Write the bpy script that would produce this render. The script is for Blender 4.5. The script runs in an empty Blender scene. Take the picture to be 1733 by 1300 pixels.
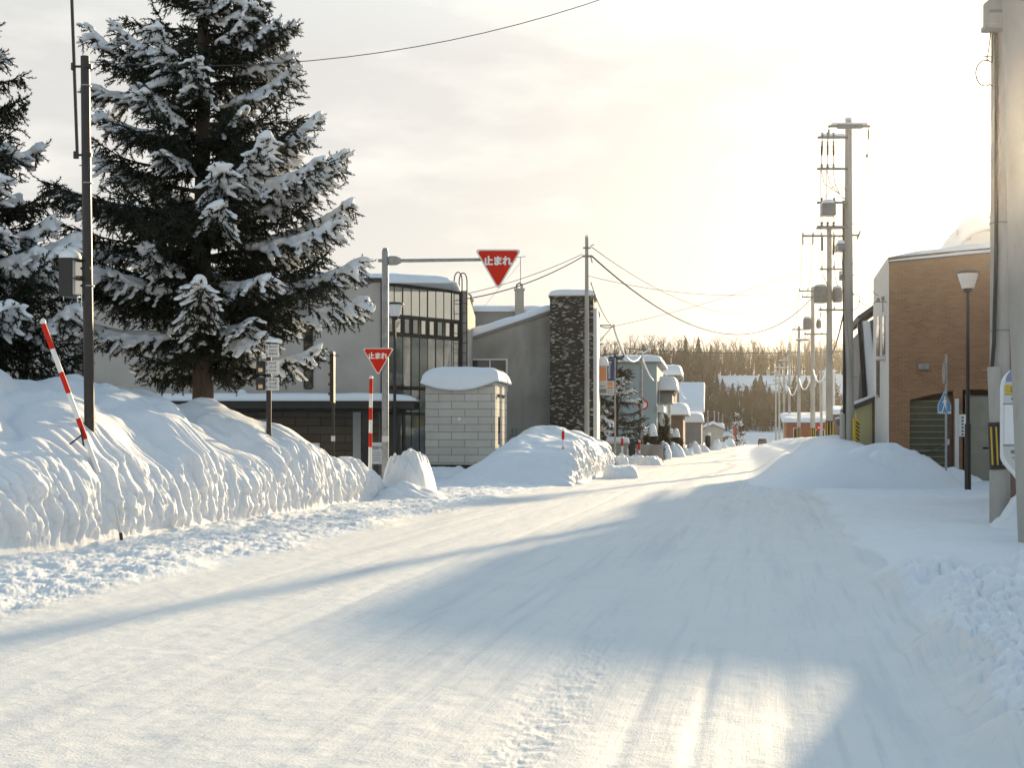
import bpy, bmesh, math, random
import numpy as np
from mathutils import Vector, Matrix
R = math.radians
SC = bpy.context.scene
COL = SC.collection

# ------------------------------------------------------------------ camera, sky, sun, exposure
EYE, FPX = 1.5, 2166.0                       # eye height (m), focal length in photo pixels
cam = bpy.data.cameras.new('camera'); camo = bpy.data.objects.new('camera', cam); COL.objects.link(camo)
camo.location = (0, 0, EYE); camo.rotation_euler = (R(90), 0, 0)
cam.sensor_width = 36; cam.lens = 36 * FPX / 1733; cam.shift_y = 85 / 1733
cam.clip_start = 0.05; cam.clip_end = 3000
SC.camera = camo

SUN_AZ, SUN_EL = R(23.4), R(11.8)
SUN_STRENGTH, SKY_STRENGTH, EXPOSURE = 3.1, 0.085, 1.55
w = bpy.data.worlds.new('World'); SC.world = w; w.use_nodes = True
nt = w.node_tree; nt.nodes.clear()
sky = nt.nodes.new('ShaderNodeTexSky'); sky.sky_type = 'NISHITA'; sky.sun_disc = False
sky.sun_elevation = SUN_EL; sky.sun_rotation = SUN_AZ; sky.air_density = 1.0; sky.dust_density = 1.2; sky.ozone_density = 1.5
bg = nt.nodes.new('ShaderNodeBackground'); bg.inputs['Strength'].default_value = SKY_STRENGTH
wo = nt.nodes.new('ShaderNodeOutputWorld')
# thin high cloud: whitens and lifts the clear sky a little, in soft streaks
tc = nt.nodes.new('ShaderNodeTexCoord'); mp = nt.nodes.new('ShaderNodeMapping'); mp.inputs['Scale'].default_value = (1.0, 1.0, 3.2)
nz = nt.nodes.new('ShaderNodeTexNoise'); nz.inputs['Scale'].default_value = 7.0; nz.inputs['Detail'].default_value = 7; nz.inputs['Roughness'].default_value = .55
cr = nt.nodes.new('ShaderNodeValToRGB'); cr.color_ramp.elements[0].position = .50; cr.color_ramp.elements[1].position = .72
cr.color_ramp.elements[0].color = (0, 0, 0, 1); cr.color_ramp.elements[1].color = (1, 1, 1, 1)
mx = nt.nodes.new('ShaderNodeMix'); mx.data_type = 'RGBA'; mx.blend_type = 'ADD'
cl = nt.nodes.new('ShaderNodeMix'); cl.data_type = 'RGBA'
veil = nt.nodes.new('ShaderNodeMix'); veil.data_type = 'RGBA'; veil.inputs["Factor"].default_value = .2
veil.inputs['B'].default_value = (3.0, 2.93, 3.32, 1)
cl.inputs['A'].default_value = (0, 0, 0, 1); cl.inputs['B'].default_value = (.7, .66, .62, 1)
mx.inputs['Factor'].default_value = 1.0
L = nt.links.new
L(tc.outputs['Generated'], mp.inputs['Vector']); L(mp.outputs['Vector'], nz.inputs['Vector']); L(nz.outputs['Fac'], cr.inputs['Fac'])
L(cr.outputs['Color'], cl.inputs['Factor']); L(sky.outputs['Color'], veil.inputs['A']); L(veil.outputs['Result'], mx.inputs['A']); L(cl.outputs['Result'], mx.inputs['B'])
sxyz = nt.nodes.new('ShaderNodeSeparateXYZ'); vr = nt.nodes.new('ShaderNodeMapRange')
vr.inputs['From Min'].default_value = .28; vr.inputs['From Max'].default_value = .55; vr.inputs['To Min'].default_value = .93; vr.inputs['To Max'].default_value = 0.0
L(tc.outputs['Generated'], sxyz.inputs[0]); L(sxyz.outputs['Z'], vr.inputs['Value']); L(vr.outputs[0], veil.inputs['Factor'])
vg_ = nt.nodes.new('ShaderNodeMapRange'); vg_.inputs['From Min'].default_value = .30; vg_.inputs['From Max'].default_value = .60; vg_.inputs['To Min'].default_value = 1.0; vg_.inputs['To Max'].default_value = 1.55
gn = nt.nodes.new('ShaderNodeVectorMath'); gn.operation = 'SCALE'      # overhead sky boosted, out of view, to lift the light in shade
L(sxyz.outputs['Z'], vg_.inputs['Value']); L(sky.outputs['Color'], gn.inputs[0]); L(vg_.outputs[0], gn.inputs['Scale']); L(gn.outputs[0], veil.inputs['A'])
tn = nt.nodes.new('ShaderNodeMix'); tn.data_type = 'RGBA'; tn.blend_type = 'MULTIPLY'; tn.inputs['Factor'].default_value = 1; tn.inputs['B'].default_value = (1.06, 1.04, .885, 1)
L(mx.outputs['Result'], tn.inputs['A']); L(tn.outputs['Result'], bg.inputs['Color']); L(bg.outputs['Background'], wo.inputs['Surface'])

sun = bpy.data.lights.new('sun', 'SUN'); sun.energy = SUN_STRENGTH; sun.angle = R(0.85); sun.color = (1.0, .77, .47)
suno = bpy.data.objects.new('sun', sun); COL.objects.link(suno)
SDIR = Vector((math.sin(SUN_AZ) * math.cos(SUN_EL), math.cos(SUN_AZ) * math.cos(SUN_EL), math.sin(SUN_EL)))
suno.rotation_euler = SDIR.to_track_quat('Z', 'Y').to_euler(); suno.location = SDIR * 60
vs = SC.view_settings; SC.display_settings.display_device = 'sRGB'
vs.view_transform = 'Standard'; vs.look = 'None'; vs.exposure = EXPOSURE; vs.gamma = 1; vs.use_curve_mapping = False
cy = SC.cycles; cy.use_denoising = True
try: cy.denoiser = 'OPENIMAGEDENOISE'
except Exception: pass
cy.max_bounces = 6; cy.diffuse_bounces = 3; cy.glossy_bounces = 3; cy.transmission_bounces = 4; cy.transparent_max_bounces = 6
cy.volume_bounces = 0; cy.sample_clamp_indirect = 4; cy.caustics_reflective = False; cy.caustics_refractive = False

# ------------------------------------------------------------------ helpers
def px(x, y, Y):                              # a photo pixel at real depth Y -> world point
    return Vector(((x - 866.5) / FPX * Y, Y, EYE - (y - 735) / FPX * Y))
def ss(a, b, x): 
    t = np.clip((x - a) / (b - a), 0, 1); return t * t * (3 - 2 * t)

_rs = np.random.RandomState(7)
_perm = _rs.permutation(4096); _g2 = _rs.uniform(-1, 1, 4096)
def vn2(x, y, seed=0):                        # smooth value noise in -1..1
    x = np.asarray(x, float); y = np.asarray(y, float)
    xi = np.floor(x).astype(np.int64); yi = np.floor(y).astype(np.int64); fx = x - xi; fy = y - yi
    fx = fx * fx * fx * (fx * (fx * 6 - 15) + 10); fy = fy * fy * fy * (fy * (fy * 6 - 15) + 10)
    def h(a, b): return _g2[_perm[(_perm[(a + seed * 131) & 4095] + b * 7 + seed * 17) & 4095]]
    return (h(xi, yi) * (1 - fx) + h(xi + 1, yi) * fx) * (1 - fy) + (h(xi, yi + 1) * (1 - fx) + h(xi + 1, yi + 1) * fx) * fy
def fbm(x, y, o=4, seed=0, g=.5, l=2.03):
    s = 0; a = 1.0; n = 0
    for k in range(o):
        s = s + a * vn2(x, y, seed + k); n += a; a *= g; x = x * l + 11.3; y = y * l + 5.7
    return s / n
def billow(x, y, o=3, seed=0, g=.45, eps=.0):         # rounded lumps with creases between, 0..1
    s = 0; a = 1.0; n = 0
    for k in range(o):
        s = s + a * (np.sqrt(vn2(x, y, seed + k) ** 2 + eps) - eps ** .5); n += a; a *= g; x = x * 2.1 + 3.1; y = y * 2.1 + 8.2
    return s / n

# ---- materials
def P(m): return m.node_tree.nodes['Principled BSDF']
def mat(name, col, rough=.7, metal=0.0, var=.12, scale=3.0, bump=0.0, bscale=20.0, stretch=(1, 1, 1), dirt=None, dscale=1.2, spec=None):
    m = bpy.data.materials.new(name); m.use_nodes = True; n = m.node_tree.nodes; l = m.node_tree.links.new; b = P(m)
    b.inputs['Roughness'].default_value = rough; b.inputs['Metallic'].default_value = metal
    if spec is not None: b.inputs['Specular IOR Level'].default_value = spec
    t = n.new('ShaderNodeTexCoord'); mp = n.new('ShaderNodeMapping'); mp.inputs['Scale'].default_value = stretch
    l(t.outputs['Object'], mp.inputs['Vector'])
    nz = n.new('ShaderNodeTexNoise'); nz.inputs['Scale'].default_value = scale; nz.inputs['Detail'].default_value = 6; nz.inputs['Roughness'].default_value = .62
    l(mp.outputs['Vector'], nz.inputs['Vector'])
    r = n.new('ShaderNodeValToRGB'); r.color_ramp.elements[0].position = .3; r.color_ramp.elements[1].position = .7
    r.color_ramp.elements[0].color = (*[c * (1 - var) for c in col], 1); r.color_ramp.elements[1].color = (*[min(1, c * (1 + var)) for c in col], 1)
    l(nz.outputs['Fac'], r.inputs['Fac']); out = r.outputs['Color']
    if dirt:
        d = n.new('ShaderNodeTexNoise'); d.inputs['Scale'].default_value = dscale; d.inputs['Detail'].default_value = 7
        l(mp.outputs['Vector'], d.inputs['Vector'])
        dr = n.new('ShaderNodeValToRGB'); dr.color_ramp.elements[0].position = .48; dr.color_ramp.elements[1].position = .68
        l(d.outputs['Fac'], dr.inputs['Fac'])
        mm = n.new('ShaderNodeMix'); mm.data_type = 'RGBA'; mm.inputs['B'].default_value = (*dirt, 1)
        l(dr.outputs['Color'], mm.inputs['Factor']); l(out, mm.inputs['A']); out = mm.outputs['Result']
    l(out, b.inputs['Base Color'])
    if bump:
        bn = n.new('ShaderNodeTexNoise'); bn.inputs['Scale'].default_value = bscale; bn.inputs['Detail'].default_value = 4
        l(mp.outputs['Vector'], bn.inputs['Vector'])
        bb = n.new('ShaderNodeBump'); bb.inputs['Strength'].default_value = bump; bb.inputs['Distance'].default_value = .02
        l(bn.outputs['Fac'], bb.inputs['Height']); l(bb.outputs['Normal'], b.inputs['Normal'])
    return m
def brickmat(name, c1, c2, mortar, bw, bh, ms=.012, rough=.85, bump=.4, off=.5, var=0.0):
    """courses running along local X (and Y), rows along local Z"""
    m = bpy.data.materials.new(name); m.use_nodes = True; n = m.node_tree.nodes; l = m.node_tree.links.new; b = P(m)
    t = n.new('ShaderNodeTexCoord'); sx = n.new('ShaderNodeSeparateXYZ'); l(t.outputs['Object'], sx.inputs[0])
    ad = n.new('ShaderNodeMath'); ad.operation = 'ADD'; l(sx.outputs['X'], ad.inputs[0]); l(sx.outputs['Y'], ad.inputs[1])
    cx = n.new('ShaderNodeCombineXYZ'); l(ad.outputs[0], cx.inputs['X']); l(sx.outputs['Z'], cx.inputs['Y'])
    br = n.new('ShaderNodeTexBrick'); br.offset = off
    br.inputs['Color1'].default_value = (*c1, 1); br.inputs['Color2'].default_value = (*c2, 1); br.inputs['Mortar'].default_value = (*mortar, 1)
    br.inputs['Scale'].default_value = 1; br.inputs['Brick Width'].default_value = bw; br.inputs['Row Height'].default_value = bh
    br.inputs['Mortar Size'].default_value = ms; br.inputs['Mortar Smooth'].default_value = .2
    l(cx.outputs[0], br.inputs['Vector'])
    nz = n.new('ShaderNodeTexNoise'); nz.inputs['Scale'].default_value = .9; nz.inputs['Detail'].default_value = 8; nz.inputs['Roughness'].default_value = .7
    l(t.outputs['Object'], nz.inputs['Vector'])
    mr = n.new('ShaderNodeMapRange'); mr.inputs['From Min'].default_value = .3; mr.inputs['From Max'].default_value = .7
    mr.inputs['To Min'].default_value = .93; mr.inputs['To Max'].default_value = 1.18; l(nz.outputs['Fac'], mr.inputs['Value'])
    vm = n.new('ShaderNodeVectorMath'); vm.operation = 'SCALE'; l(br.outputs['Color'], vm.inputs[0]); l(mr.outputs[0], vm.inputs['Scale'])
    l(vm.outputs[0], b.inputs['Base Color']); b.inputs['Roughness'].default_value = rough
    bb = n.new('ShaderNodeBump'); bb.inputs['Strength'].default_value = bump; bb.inputs['Distance'].default_value = .01; bb.invert = True
    l(br.outputs['Fac'], bb.inputs['Height']); l(bb.outputs['Normal'], b.inputs['Normal'])
    return m

def snowmat(name, col=(.81, .82, .83), bumps=((9, .5, .02), (60, .35, .006)), rough=.62, stretch=(1, 1, 1), rot=0.0, spec=.3, sss=0.0):
    m = bpy.data.materials.new(name); m.use_nodes = True; n = m.node_tree.nodes; l = m.node_tree.links.new; b = P(m)
    b.inputs['Base Color'].default_value = (*col, 1); b.inputs['Roughness'].default_value = rough; b.inputs['Specular IOR Level'].default_value = spec
    t = n.new('ShaderNodeTexCoord'); mp = n.new('ShaderNodeMapping'); mp.inputs['Scale'].default_value = stretch; mp.inputs['Rotation'].default_value = (0, 0, rot)
    l(t.outputs['Object'], mp.inputs['Vector']); prev = None
    for sc, st, ds in bumps:
        nz = n.new('ShaderNodeTexNoise'); nz.inputs['Scale'].default_value = sc; nz.inputs['Detail'].default_value = 5; nz.inputs['Roughness'].default_value = .6
        l(mp.outputs['Vector'], nz.inputs['Vector'])
        bb = n.new('ShaderNodeBump'); bb.inputs['Strength'].default_value = st; bb.inputs['Distance'].default_value = ds
        l(nz.outputs['Fac'], bb.inputs['Height'])
        if prev: l(prev, bb.inputs['Normal'])
        prev = bb.outputs['Normal']
    if prev: l(prev, b.inputs['Normal'])
    nz = n.new('ShaderNodeTexNoise'); nz.inputs['Scale'].default_value = 1.3; nz.inputs['Detail'].default_value = 6
    l(mp.outputs['Vector'], nz.inputs['Vector'])
    r = n.new('ShaderNodeValToRGB'); r.color_ramp.elements[0].position = .3; r.color_ramp.elements[1].position = .7
    r.color_ramp.elements[0].color = (*[c * .955 for c in col], 1); r.color_ramp.elements[1].color = (*col, 1)
    l(nz.outputs['Fac'], r.inputs['Fac']); l(r.outputs['Color'], b.inputs['Base Color'])
    return m

M = {}
M['snow'] = snowmat('fresh_snow')
M['snow_far'] = snowmat('distant_snow', bumps=((2, .3, .05),))
M['snow_cut'] = snowmat('ploughed_snow', bumps=((7, .5, .03), (30, .7, .016), (110, .5, .006)))
b_ = P(M['snow_cut']); b_.inputs['Subsurface Weight'].default_value = .6; b_.inputs['Subsurface Radius'].default_value = (1, .9, .8); b_.inputs['Subsurface Scale'].default_value = .05
M['snow_tree'] = snowmat('branch_snow', bumps=((14, .5, .03),))
M['road'] = snowmat('packed_snow', col=(.80, .79, .765), bumps=((2.2, .22, .02), (14, .5, .010), (60, .8, .006)), rough=.72, spec=.25)
def road_streaks(m):                           # polished grey bands and pale drifted bands that run along the road
    n = m.node_tree.nodes; l = m.node_tree.links.new; b = P(m); src = b.inputs['Base Color'].links[0].from_socket
    t = n.new('ShaderNodeTexCoord'); last = src
    for sc, st, lo, hi, col, sc_b in ((1.0, (1.6, .10, 1), .52, .74, (.62, .63, .64), 0), (1.0, (6.5, .22, 1), .55, .75, (.64, .64, .645), .02), (1.0, (16, .5, 1), .56, .72, (.68, .68, .68), .008), (1.0, (5, 9, 1), .60, .72, (.64, .65, .665), .012)):
        mp = n.new('ShaderNodeMapping'); mp.inputs['Rotation'].default_value = (0, 0, R(11.3)); mp.inputs['Scale'].default_value = st; mp.vector_type = 'POINT'
        ro = n.new('ShaderNodeVectorRotate'); ro.rotation_type = 'Z_AXIS'; ro.inputs['Angle'].default_value = R(11.3); l(t.outputs['Object'], ro.inputs['Vector'])
        mp.inputs['Rotation'].default_value = (0, 0, 0); l(ro.outputs[0], mp.inputs['Vector'])
        nz = n.new('ShaderNodeTexNoise'); nz.inputs['Scale'].default_value = sc; nz.inputs['Detail'].default_value = 8; nz.inputs['Roughness'].default_value = .65; l(mp.outputs[0], nz.inputs['Vector'])
        if sc_b:
            bp_ = n.new('ShaderNodeBump'); bp_.inputs['Strength'].default_value = .45; bp_.inputs['Distance'].default_value = sc_b; bp_.invert = True
            l(nz.outputs['Fac'], bp_.inputs['Height']); l(b.inputs['Normal'].links[0].from_socket, bp_.inputs['Normal']); l(bp_.outputs['Normal'], b.inputs['Normal'])
        r = n.new('ShaderNodeValToRGB'); r.color_ramp.elements[0].position = lo; r.color_ramp.elements[1].position = hi; l(nz.outputs['Fac'], r.inputs['Fac'])
        mm = n.new('ShaderNodeMix'); mm.data_type = 'RGBA'; mm.inputs['B'].default_value = (*col, 1); l(r.outputs['Color'], mm.inputs['Factor']); l(last, mm.inputs['A']); last = mm.outputs['Result']
    l(last, b.inputs['Base Color'])
road_streaks(M['road'])
M['needles'] = mat('spruce_needles', (.020, .026, .016), .75, var=.45, scale=2.2, spec=.2)
M['needles_brown'] = mat('dry_conifer', (.075, .062, .032), .8, var=.4, scale=3)
M['bark'] = mat('bark', (.055, .042, .033), .95, var=.4, scale=9, bump=.8, bscale=25, stretch=(1, 1, .25))
M['darkmetal'] = mat('dark_brown_paint', (.020, .017, .014), .45, var=.2)
M['black'] = mat('black_paint', (.012, .012, .012), .5)
M['galv'] = mat('galvanised_steel', (.30, .31, .31), .5, .35, var=.22, scale=8)
M['steel'] = mat('grey_steel', (.22, .22, .21), .5, .3, var=.2, scale=6)
M['concrete'] = mat('pole_concrete', (.42, .395, .35), .85, var=.14, scale=4, bump=.3, bscale=60, stretch=(1, 1, .3), dirt=(.32, .29, .25), dscale=2)
M['red'] = mat('sign_red', (.58, .026, .010), .55, var=.07, spec=.15)
M['white'] = mat('white_paint', (.78, .78, .76), .5, var=.04)
M['offwhite'] = mat('offwhite_panel', (.58, .57, .54), .6, var=.07)
M['hall'] = mat('pale_render', (.45, .41, .36), .9, var=.08, scale=.8, bump=.15, bscale=30, dirt=(.37, .335, .295), dscale=.5)
M['greywall'] = mat('grey_render', (.38, .36, .315), .9, var=.18, scale=.9, bump=.2, bscale=20, dirt=(.27, .255, .225), dscale=.7, stretch=(1, 1, .6))
M['greywall2'] = mat('weathered_concrete', (.28, .28, .265), .9, var=.15, scale=1.2)
M['block'] = brickmat('stone_blocks', (.44, .412, .355), (.50, .468, .405), (.16, .15, .13), .92, .262, .010)
M['block_dark'] = brickmat('brown_stone_blocks', (.13, .10, .07), (.17, .14, .10), (.05, .045, .04), .9, .3, .012)
M['brick'] = brickmat('red_brown_brick', (.265, .138, .066), (.20, .102, .048), (.25, .165, .10), .23, .075, .009)
M['mirror'] = mat('reflective_glass', (.62, .60, .52), .04, .85, var=.03)
M['glass'] = mat('dark_glass', (.05, .052, .05), .05, .35, var=.5, scale=.5, spec=.8)
M['hallglass'] = mat('hall_glass', (.30, .295, .26), .06, .65, var=.45, scale=.6)
M['bronze'] = mat('bronze_frame', (.055, .048, .038), .5, .3, var=.2)
M['curtain'] = mat('grey_blinds', (.24, .24, .23), .8, var=.3, scale=2.0, stretch=(6, 6, .3))
M['lampglass'] = mat('frosted_lamp_glass', (.72, .70, .68), .35, var=.05)
M['insul'] = mat('grey_porcelain', (.20, .20, .19), .35)
M['wire'] = mat('black_cable', (.035, .032, .03), .6)
M['yellow'] = mat('guard_yellow', (.62, .40, .03), .5, var=.1)
M['plasticblack'] = mat('guard_black', (.02, .02, .02), .5)
M['blue'] = mat('sign_blue', (.03, .22, .42), .4, var=.05)
M['navy'] = mat('sign_navy', (.020, .055, .16), .4, var=.05)
M['orange'] = mat('sign_orange', (.70, .27, .10), .5, var=.06)
M['glint_gold'] = mat('lens_sun_glint', (.72, .52, .28), .25, var=.2)  # sun glint on the signal lenses, painted as a golden base colour
M['ink'] = mat('ink', (.05, .05, .055), .6)
M['ice'] = mat('icicle', (.75, .8, .82), .08, var=.03)
M['twig'] = mat('bare_twigs', (.095, .072, .05), .9, var=.3, scale=.3)
M['farfir'] = mat('far_conifer', (.045, .052, .034), .9, var=.4, scale=.15)

# ---- mesh builder
class MB:
    def __init__(s): s.v = []; s.f = []
    def add(s, vs, fs):
        o = len(s.v); s.v += [tuple(v) for v in vs]; s.f += [tuple(i + o for i in f) for f in fs]; return s
    def box(s, x0, x1, y0, y1, z0, z1):
        return s.add([(x0, y0, z0), (x1, y0, z0), (x1, y1, z0), (x0, y1, z0), (x0, y0, z1), (x1, y0, z1), (x1, y1, z1), (x0, y1, z1)],
                     [(3, 2, 1, 0), (4, 5, 6, 7), (0, 1, 5, 4), (1, 2, 6, 5), (2, 3, 7, 6), (3, 0, 4, 7)])
    def tube(s, pts, r, n=8, cap=True):
        pts = [Vector(p) for p in pts]; rs = r if isinstance(r, (list, tuple)) else [r] * len(pts); vs = []; fs = []
        ref = None
        for i, p in enumerate(pts):
            d = (pts[min(i + 1, len(pts) - 1)] - pts[max(i - 1, 0)]).normalized()
            if ref is None: ref = Vector((1, 0, 0)) if abs(d.x) < .9 else Vector((0, 1, 0))
            u = (ref - d * ref.dot(d)).normalized(); w_ = d.cross(u); ref = u
            for k in range(n):
                a = 2 * math.pi * k / n; vs.append(p + (u * math.cos(a) + w_ * math.sin(a)) * rs[i])
        for i in range(len(pts) - 1):
            for k in range(n): fs.append((i * n + k, i * n + (k + 1) % n, (i + 1) * n + (k + 1) % n, (i + 1) * n + k))
        if cap: fs.append(tuple(range(n - 1, -1, -1))); fs.append(tuple((len(pts) - 1) * n + k for k in range(n)))
        return s.add(vs, fs)
    def prism(s, poly, y0, y1):                # poly in local XZ, extruded along Y
        n = len(poly); vs = [(x, y0, z) for x, z in poly] + [(x, y1, z) for x, z in poly]
        return s.add(vs, [tuple(range(n)), tuple(range(2 * n - 1, n - 1, -1))] + [(i, n + i, n + (i + 1) % n, (i + 1) % n) for i in range(n)])
    def prismz(s, poly, z0, z1):               # poly in local XY, extruded along Z
        n = len(poly); vs = [(x, y, z0) for x, y in poly] + [(x, y, z1) for x, y in poly]
        return s.add(vs, [tuple(range(n - 1, -1, -1)), tuple(range(n, 2 * n))] + [(i, (i + 1) % n, n + (i + 1) % n, n + i) for i in range(n)])
    def lathe(s, prof, c=(0, 0, 0), n=16):
        vs = []; fs = []
        for r_, z in prof:
            for k in range(n): a = 2 * math.pi * k / n; vs.append((c[0] + r_ * math.cos(a), c[1] + r_ * math.sin(a), c[2] + z))
        for i in range(len(prof) - 1):
            for k in range(n): fs.append((i * n + k, i * n + (k + 1) % n, (i + 1) * n + (k + 1) % n, (i + 1) * n + k))
        return s.add(vs, fs)
    def bar(s, p0, p1, t, w_=None):            # square bar between two points
        p0, p1 = Vector(p0), Vector(p1); d = (p1 - p0).normalized(); w_ = w_ or t
        ref = Vector((0, 0, 1)) if abs(d.z) < .9 else Vector((1, 0, 0)); u = d.cross(ref).normalized(); v = u.cross(d)
        vs = []
        for p in (p0, p1):
            for a, b in ((-1, -1), (1, -1), (1, 1), (-1, 1)): vs.append(p + u * a * t / 2 + v * b * w_ / 2)
        return s.add(vs, [(3, 2, 1, 0), (4, 5, 6, 7), (0, 1, 5, 4), (1, 2, 6, 5), (2, 3, 7, 6), (3, 0, 4, 7)])
    def build(s, name, m, parent=None, smooth=None, bevel=0):
        me = bpy.data.meshes.new(name); me.from_pydata(s.v, [], s.f)
        return link(name, me, m, parent, smooth, bevel)
def link(name, me, m, parent=None, smooth=None, bevel=0):
    me.materials.append(M[m] if isinstance(m, str) else m)
    bm = bmesh.new(); bm.from_mesh(me); bmesh.ops.recalc_face_normals(bm, faces=bm.faces); bm.to_mesh(me); bm.free()
    if smooth is not None:
        me.shade_smooth()
        if smooth < 180: me.set_sharp_from_angle(angle=R(smooth))
    o = bpy.data.objects.new(name, me); COL.objects.link(o); o.parent = parent
    if bevel:
        b = o.modifiers.new('bevel', 'BEVEL'); b.width = bevel; b.segments = 2; b.limit_method = 'ANGLE'; b.harden_normals = False
    return o
def npmesh(name, V, F, m, parent=None, smooth=True):        # V (n,3), F (k,3|4) arrays
    me = bpy.data.meshes.new(name); V = np.ascontiguousarray(V, np.float32); F = np.ascontiguousarray(F, np.int32); k = F.shape[1]
    me.vertices.add(len(V)); me.vertices.foreach_set('co', V.ravel())
    me.loops.add(F.size); me.loops.foreach_set('vertex_index', F.ravel())
    me.polygons.add(len(F)); me.polygons.foreach_set('loop_start', np.arange(0, F.size, k, dtype=np.int32))
    me.update(calc_edges=True)
    if smooth: me.polygons.foreach_set('use_smooth', np.ones(len(F), bool))
    me.materials.append(M[m] if isinstance(m, str) else m)
    o = bpy.data.objects.new(name, me); COL.objects.link(o); o.parent = parent
    return o
def tag(o, label=None, cat=None, group=None, kind=None):
    if label: o['label'] = label
    if cat: o['category'] = cat
    if group: o['group'] = group
    if kind: o['kind'] = kind
    return o
def thing(name, loc, label, cat, group=None, rz=0):
    o = bpy.data.objects.new(name, None); COL.objects.link(o); o.location = loc; o.rotation_euler = (0, 0, rz); o.empty_display_size = .2
    return tag(o, label, cat, group)
def gridfaces(nr, nc):
    i = np.arange(nr - 1)[:, None] * nc + np.arange(nc - 1)[None, :]
    return np.stack([i, i + 1, i + nc + 1, i + nc], -1).reshape(-1, 4)
def text(name, s, m, parent, size, loc, rot=(R(90), 0, 0), depth=.002, bold=0.0, align='CENTER', spacing=1.0):
    c = bpy.data.curves.new(name, 'FONT'); c.body = s; c.size = size; c.extrude = depth; c.offset = bold; c.align_x = align; c.align_y = 'CENTER'; c.space_character = spacing
    t = bpy.data.objects.new(name, c); COL.objects.link(t)
    dg = bpy.context.evaluated_depsgraph_get(); me = bpy.data.meshes.new_from_object(t.evaluated_get(dg))
    bpy.data.objects.remove(t); bpy.data.curves.remove(c)
    me.materials.clear(); me.materials.append(M[m]); me.name = name
    o = bpy.data.objects.new(name, me); COL.objects.link(o); o.parent = parent; o.location = loc; o.rotation_euler = rot
    return o
def slab(name, x0, x1, y0, y1, h, parent, zf=None, m='snow', seed=0, p=7, lump=.25, over=.12, nx=None, ny=None, sag=.06):
    """snow lying on a roof: a rounded pillow over the rectangle; zf(x, y) is the roof under it"""
    zf = zf or (lambda x, y: 0 * x)
    nx = nx or int(min(90, max(14, (x1 - x0) / .12))); ny = ny or int(min(60, max(12, (y1 - y0) / .15)))
    u = np.sin(np.linspace(-math.pi / 2, math.pi / 2, nx)); v = np.sin(np.linspace(-math.pi / 2, math.pi / 2, ny)); U, V = np.meshgrid(u, v)
    cx, cy_, hx, hy = (x0 + x1) / 2, (y0 + y1) / 2, (x1 - x0) / 2 + over, (y1 - y0) / 2 + over
    prof = np.clip(1 - np.abs(U) ** p, 0, 1) ** .42 * np.clip(1 - np.abs(V) ** p, 0, 1) ** .42
    X = cx + U * hx; Y = cy_ + V * hy
    Z = h * prof * (1 + lump * fbm(X * .8 + seed * 3.3, Y * .8, 3, seed)) 
    edge = np.maximum(np.abs(U), np.abs(V)); wob = 1 + .25 * over / max(hx, hy) * fbm(X * 2, Y * 2, 2, seed + 5)
    top = np.stack([cx + (X - cx) * wob, cy_ + (Y - cy_) * wob, zf(X, Y) + Z - sag * (edge > .97)], -1).reshape(-1, 3)
    bot = np.stack([cx + (X - cx) * .97, cy_ + (Y - cy_) * .97, zf(X, Y) - sag * .9 * (1 - prof) + .004], -1).reshape(-1, 3)
    F = gridfaces(ny, nx); n = nx * ny
    ring = list(range(nx)) + [i * nx + nx - 1 for i in range(1, ny)] + [(ny - 1) * nx + i for i in range(nx - 2, -1, -1)] + [i * nx for i in range(ny - 2, 0, -1)]
    side = np.array([(ring[i], ring[(i + 1) % len(ring)], n + ring[(i + 1) % len(ring)], n + ring[i]) for i in range(len(ring))])
    return npmesh(name, np.vstack([top, bot]), np.vstack([F, F[:, ::-1] + n, side[:, ::-1]]), m, parent)
def cap_on(name, x, y, z, rx, ry, h, parent, m='snow'):       # small snow cap on a pole, box or lamp
    b = MB(); n = 12; prof = [(1, 0), (1.05, .3), (.9, .7), (.55, .95), (0.01, 1)]; vs = []; fs = []
    for r_, q in prof:
        for k in range(n): a = 2 * math.pi * k / n; vs.append((x + rx * r_ * math.cos(a), y + ry * r_ * math.sin(a), z + h * q))
    for i in range(len(prof) - 1):
        for k in range(n): fs.append((i * n + k, i * n + (k + 1) % n, (i + 1) * n + (k + 1) % n, (i + 1) * n + k))
    fs.append(tuple(range(n - 1, -1, -1))); return b.add(vs, fs).build(name, m, parent, 60)
def sagline(p0, p1, sag, n=24):
    p0, p1 = Vector(p0), Vector(p1)
    return [p0.lerp(p1, i / n) - Vector((0, 0, 4 * sag * (i / n) * (1 - i / n))) for i in range(n + 1)]

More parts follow.
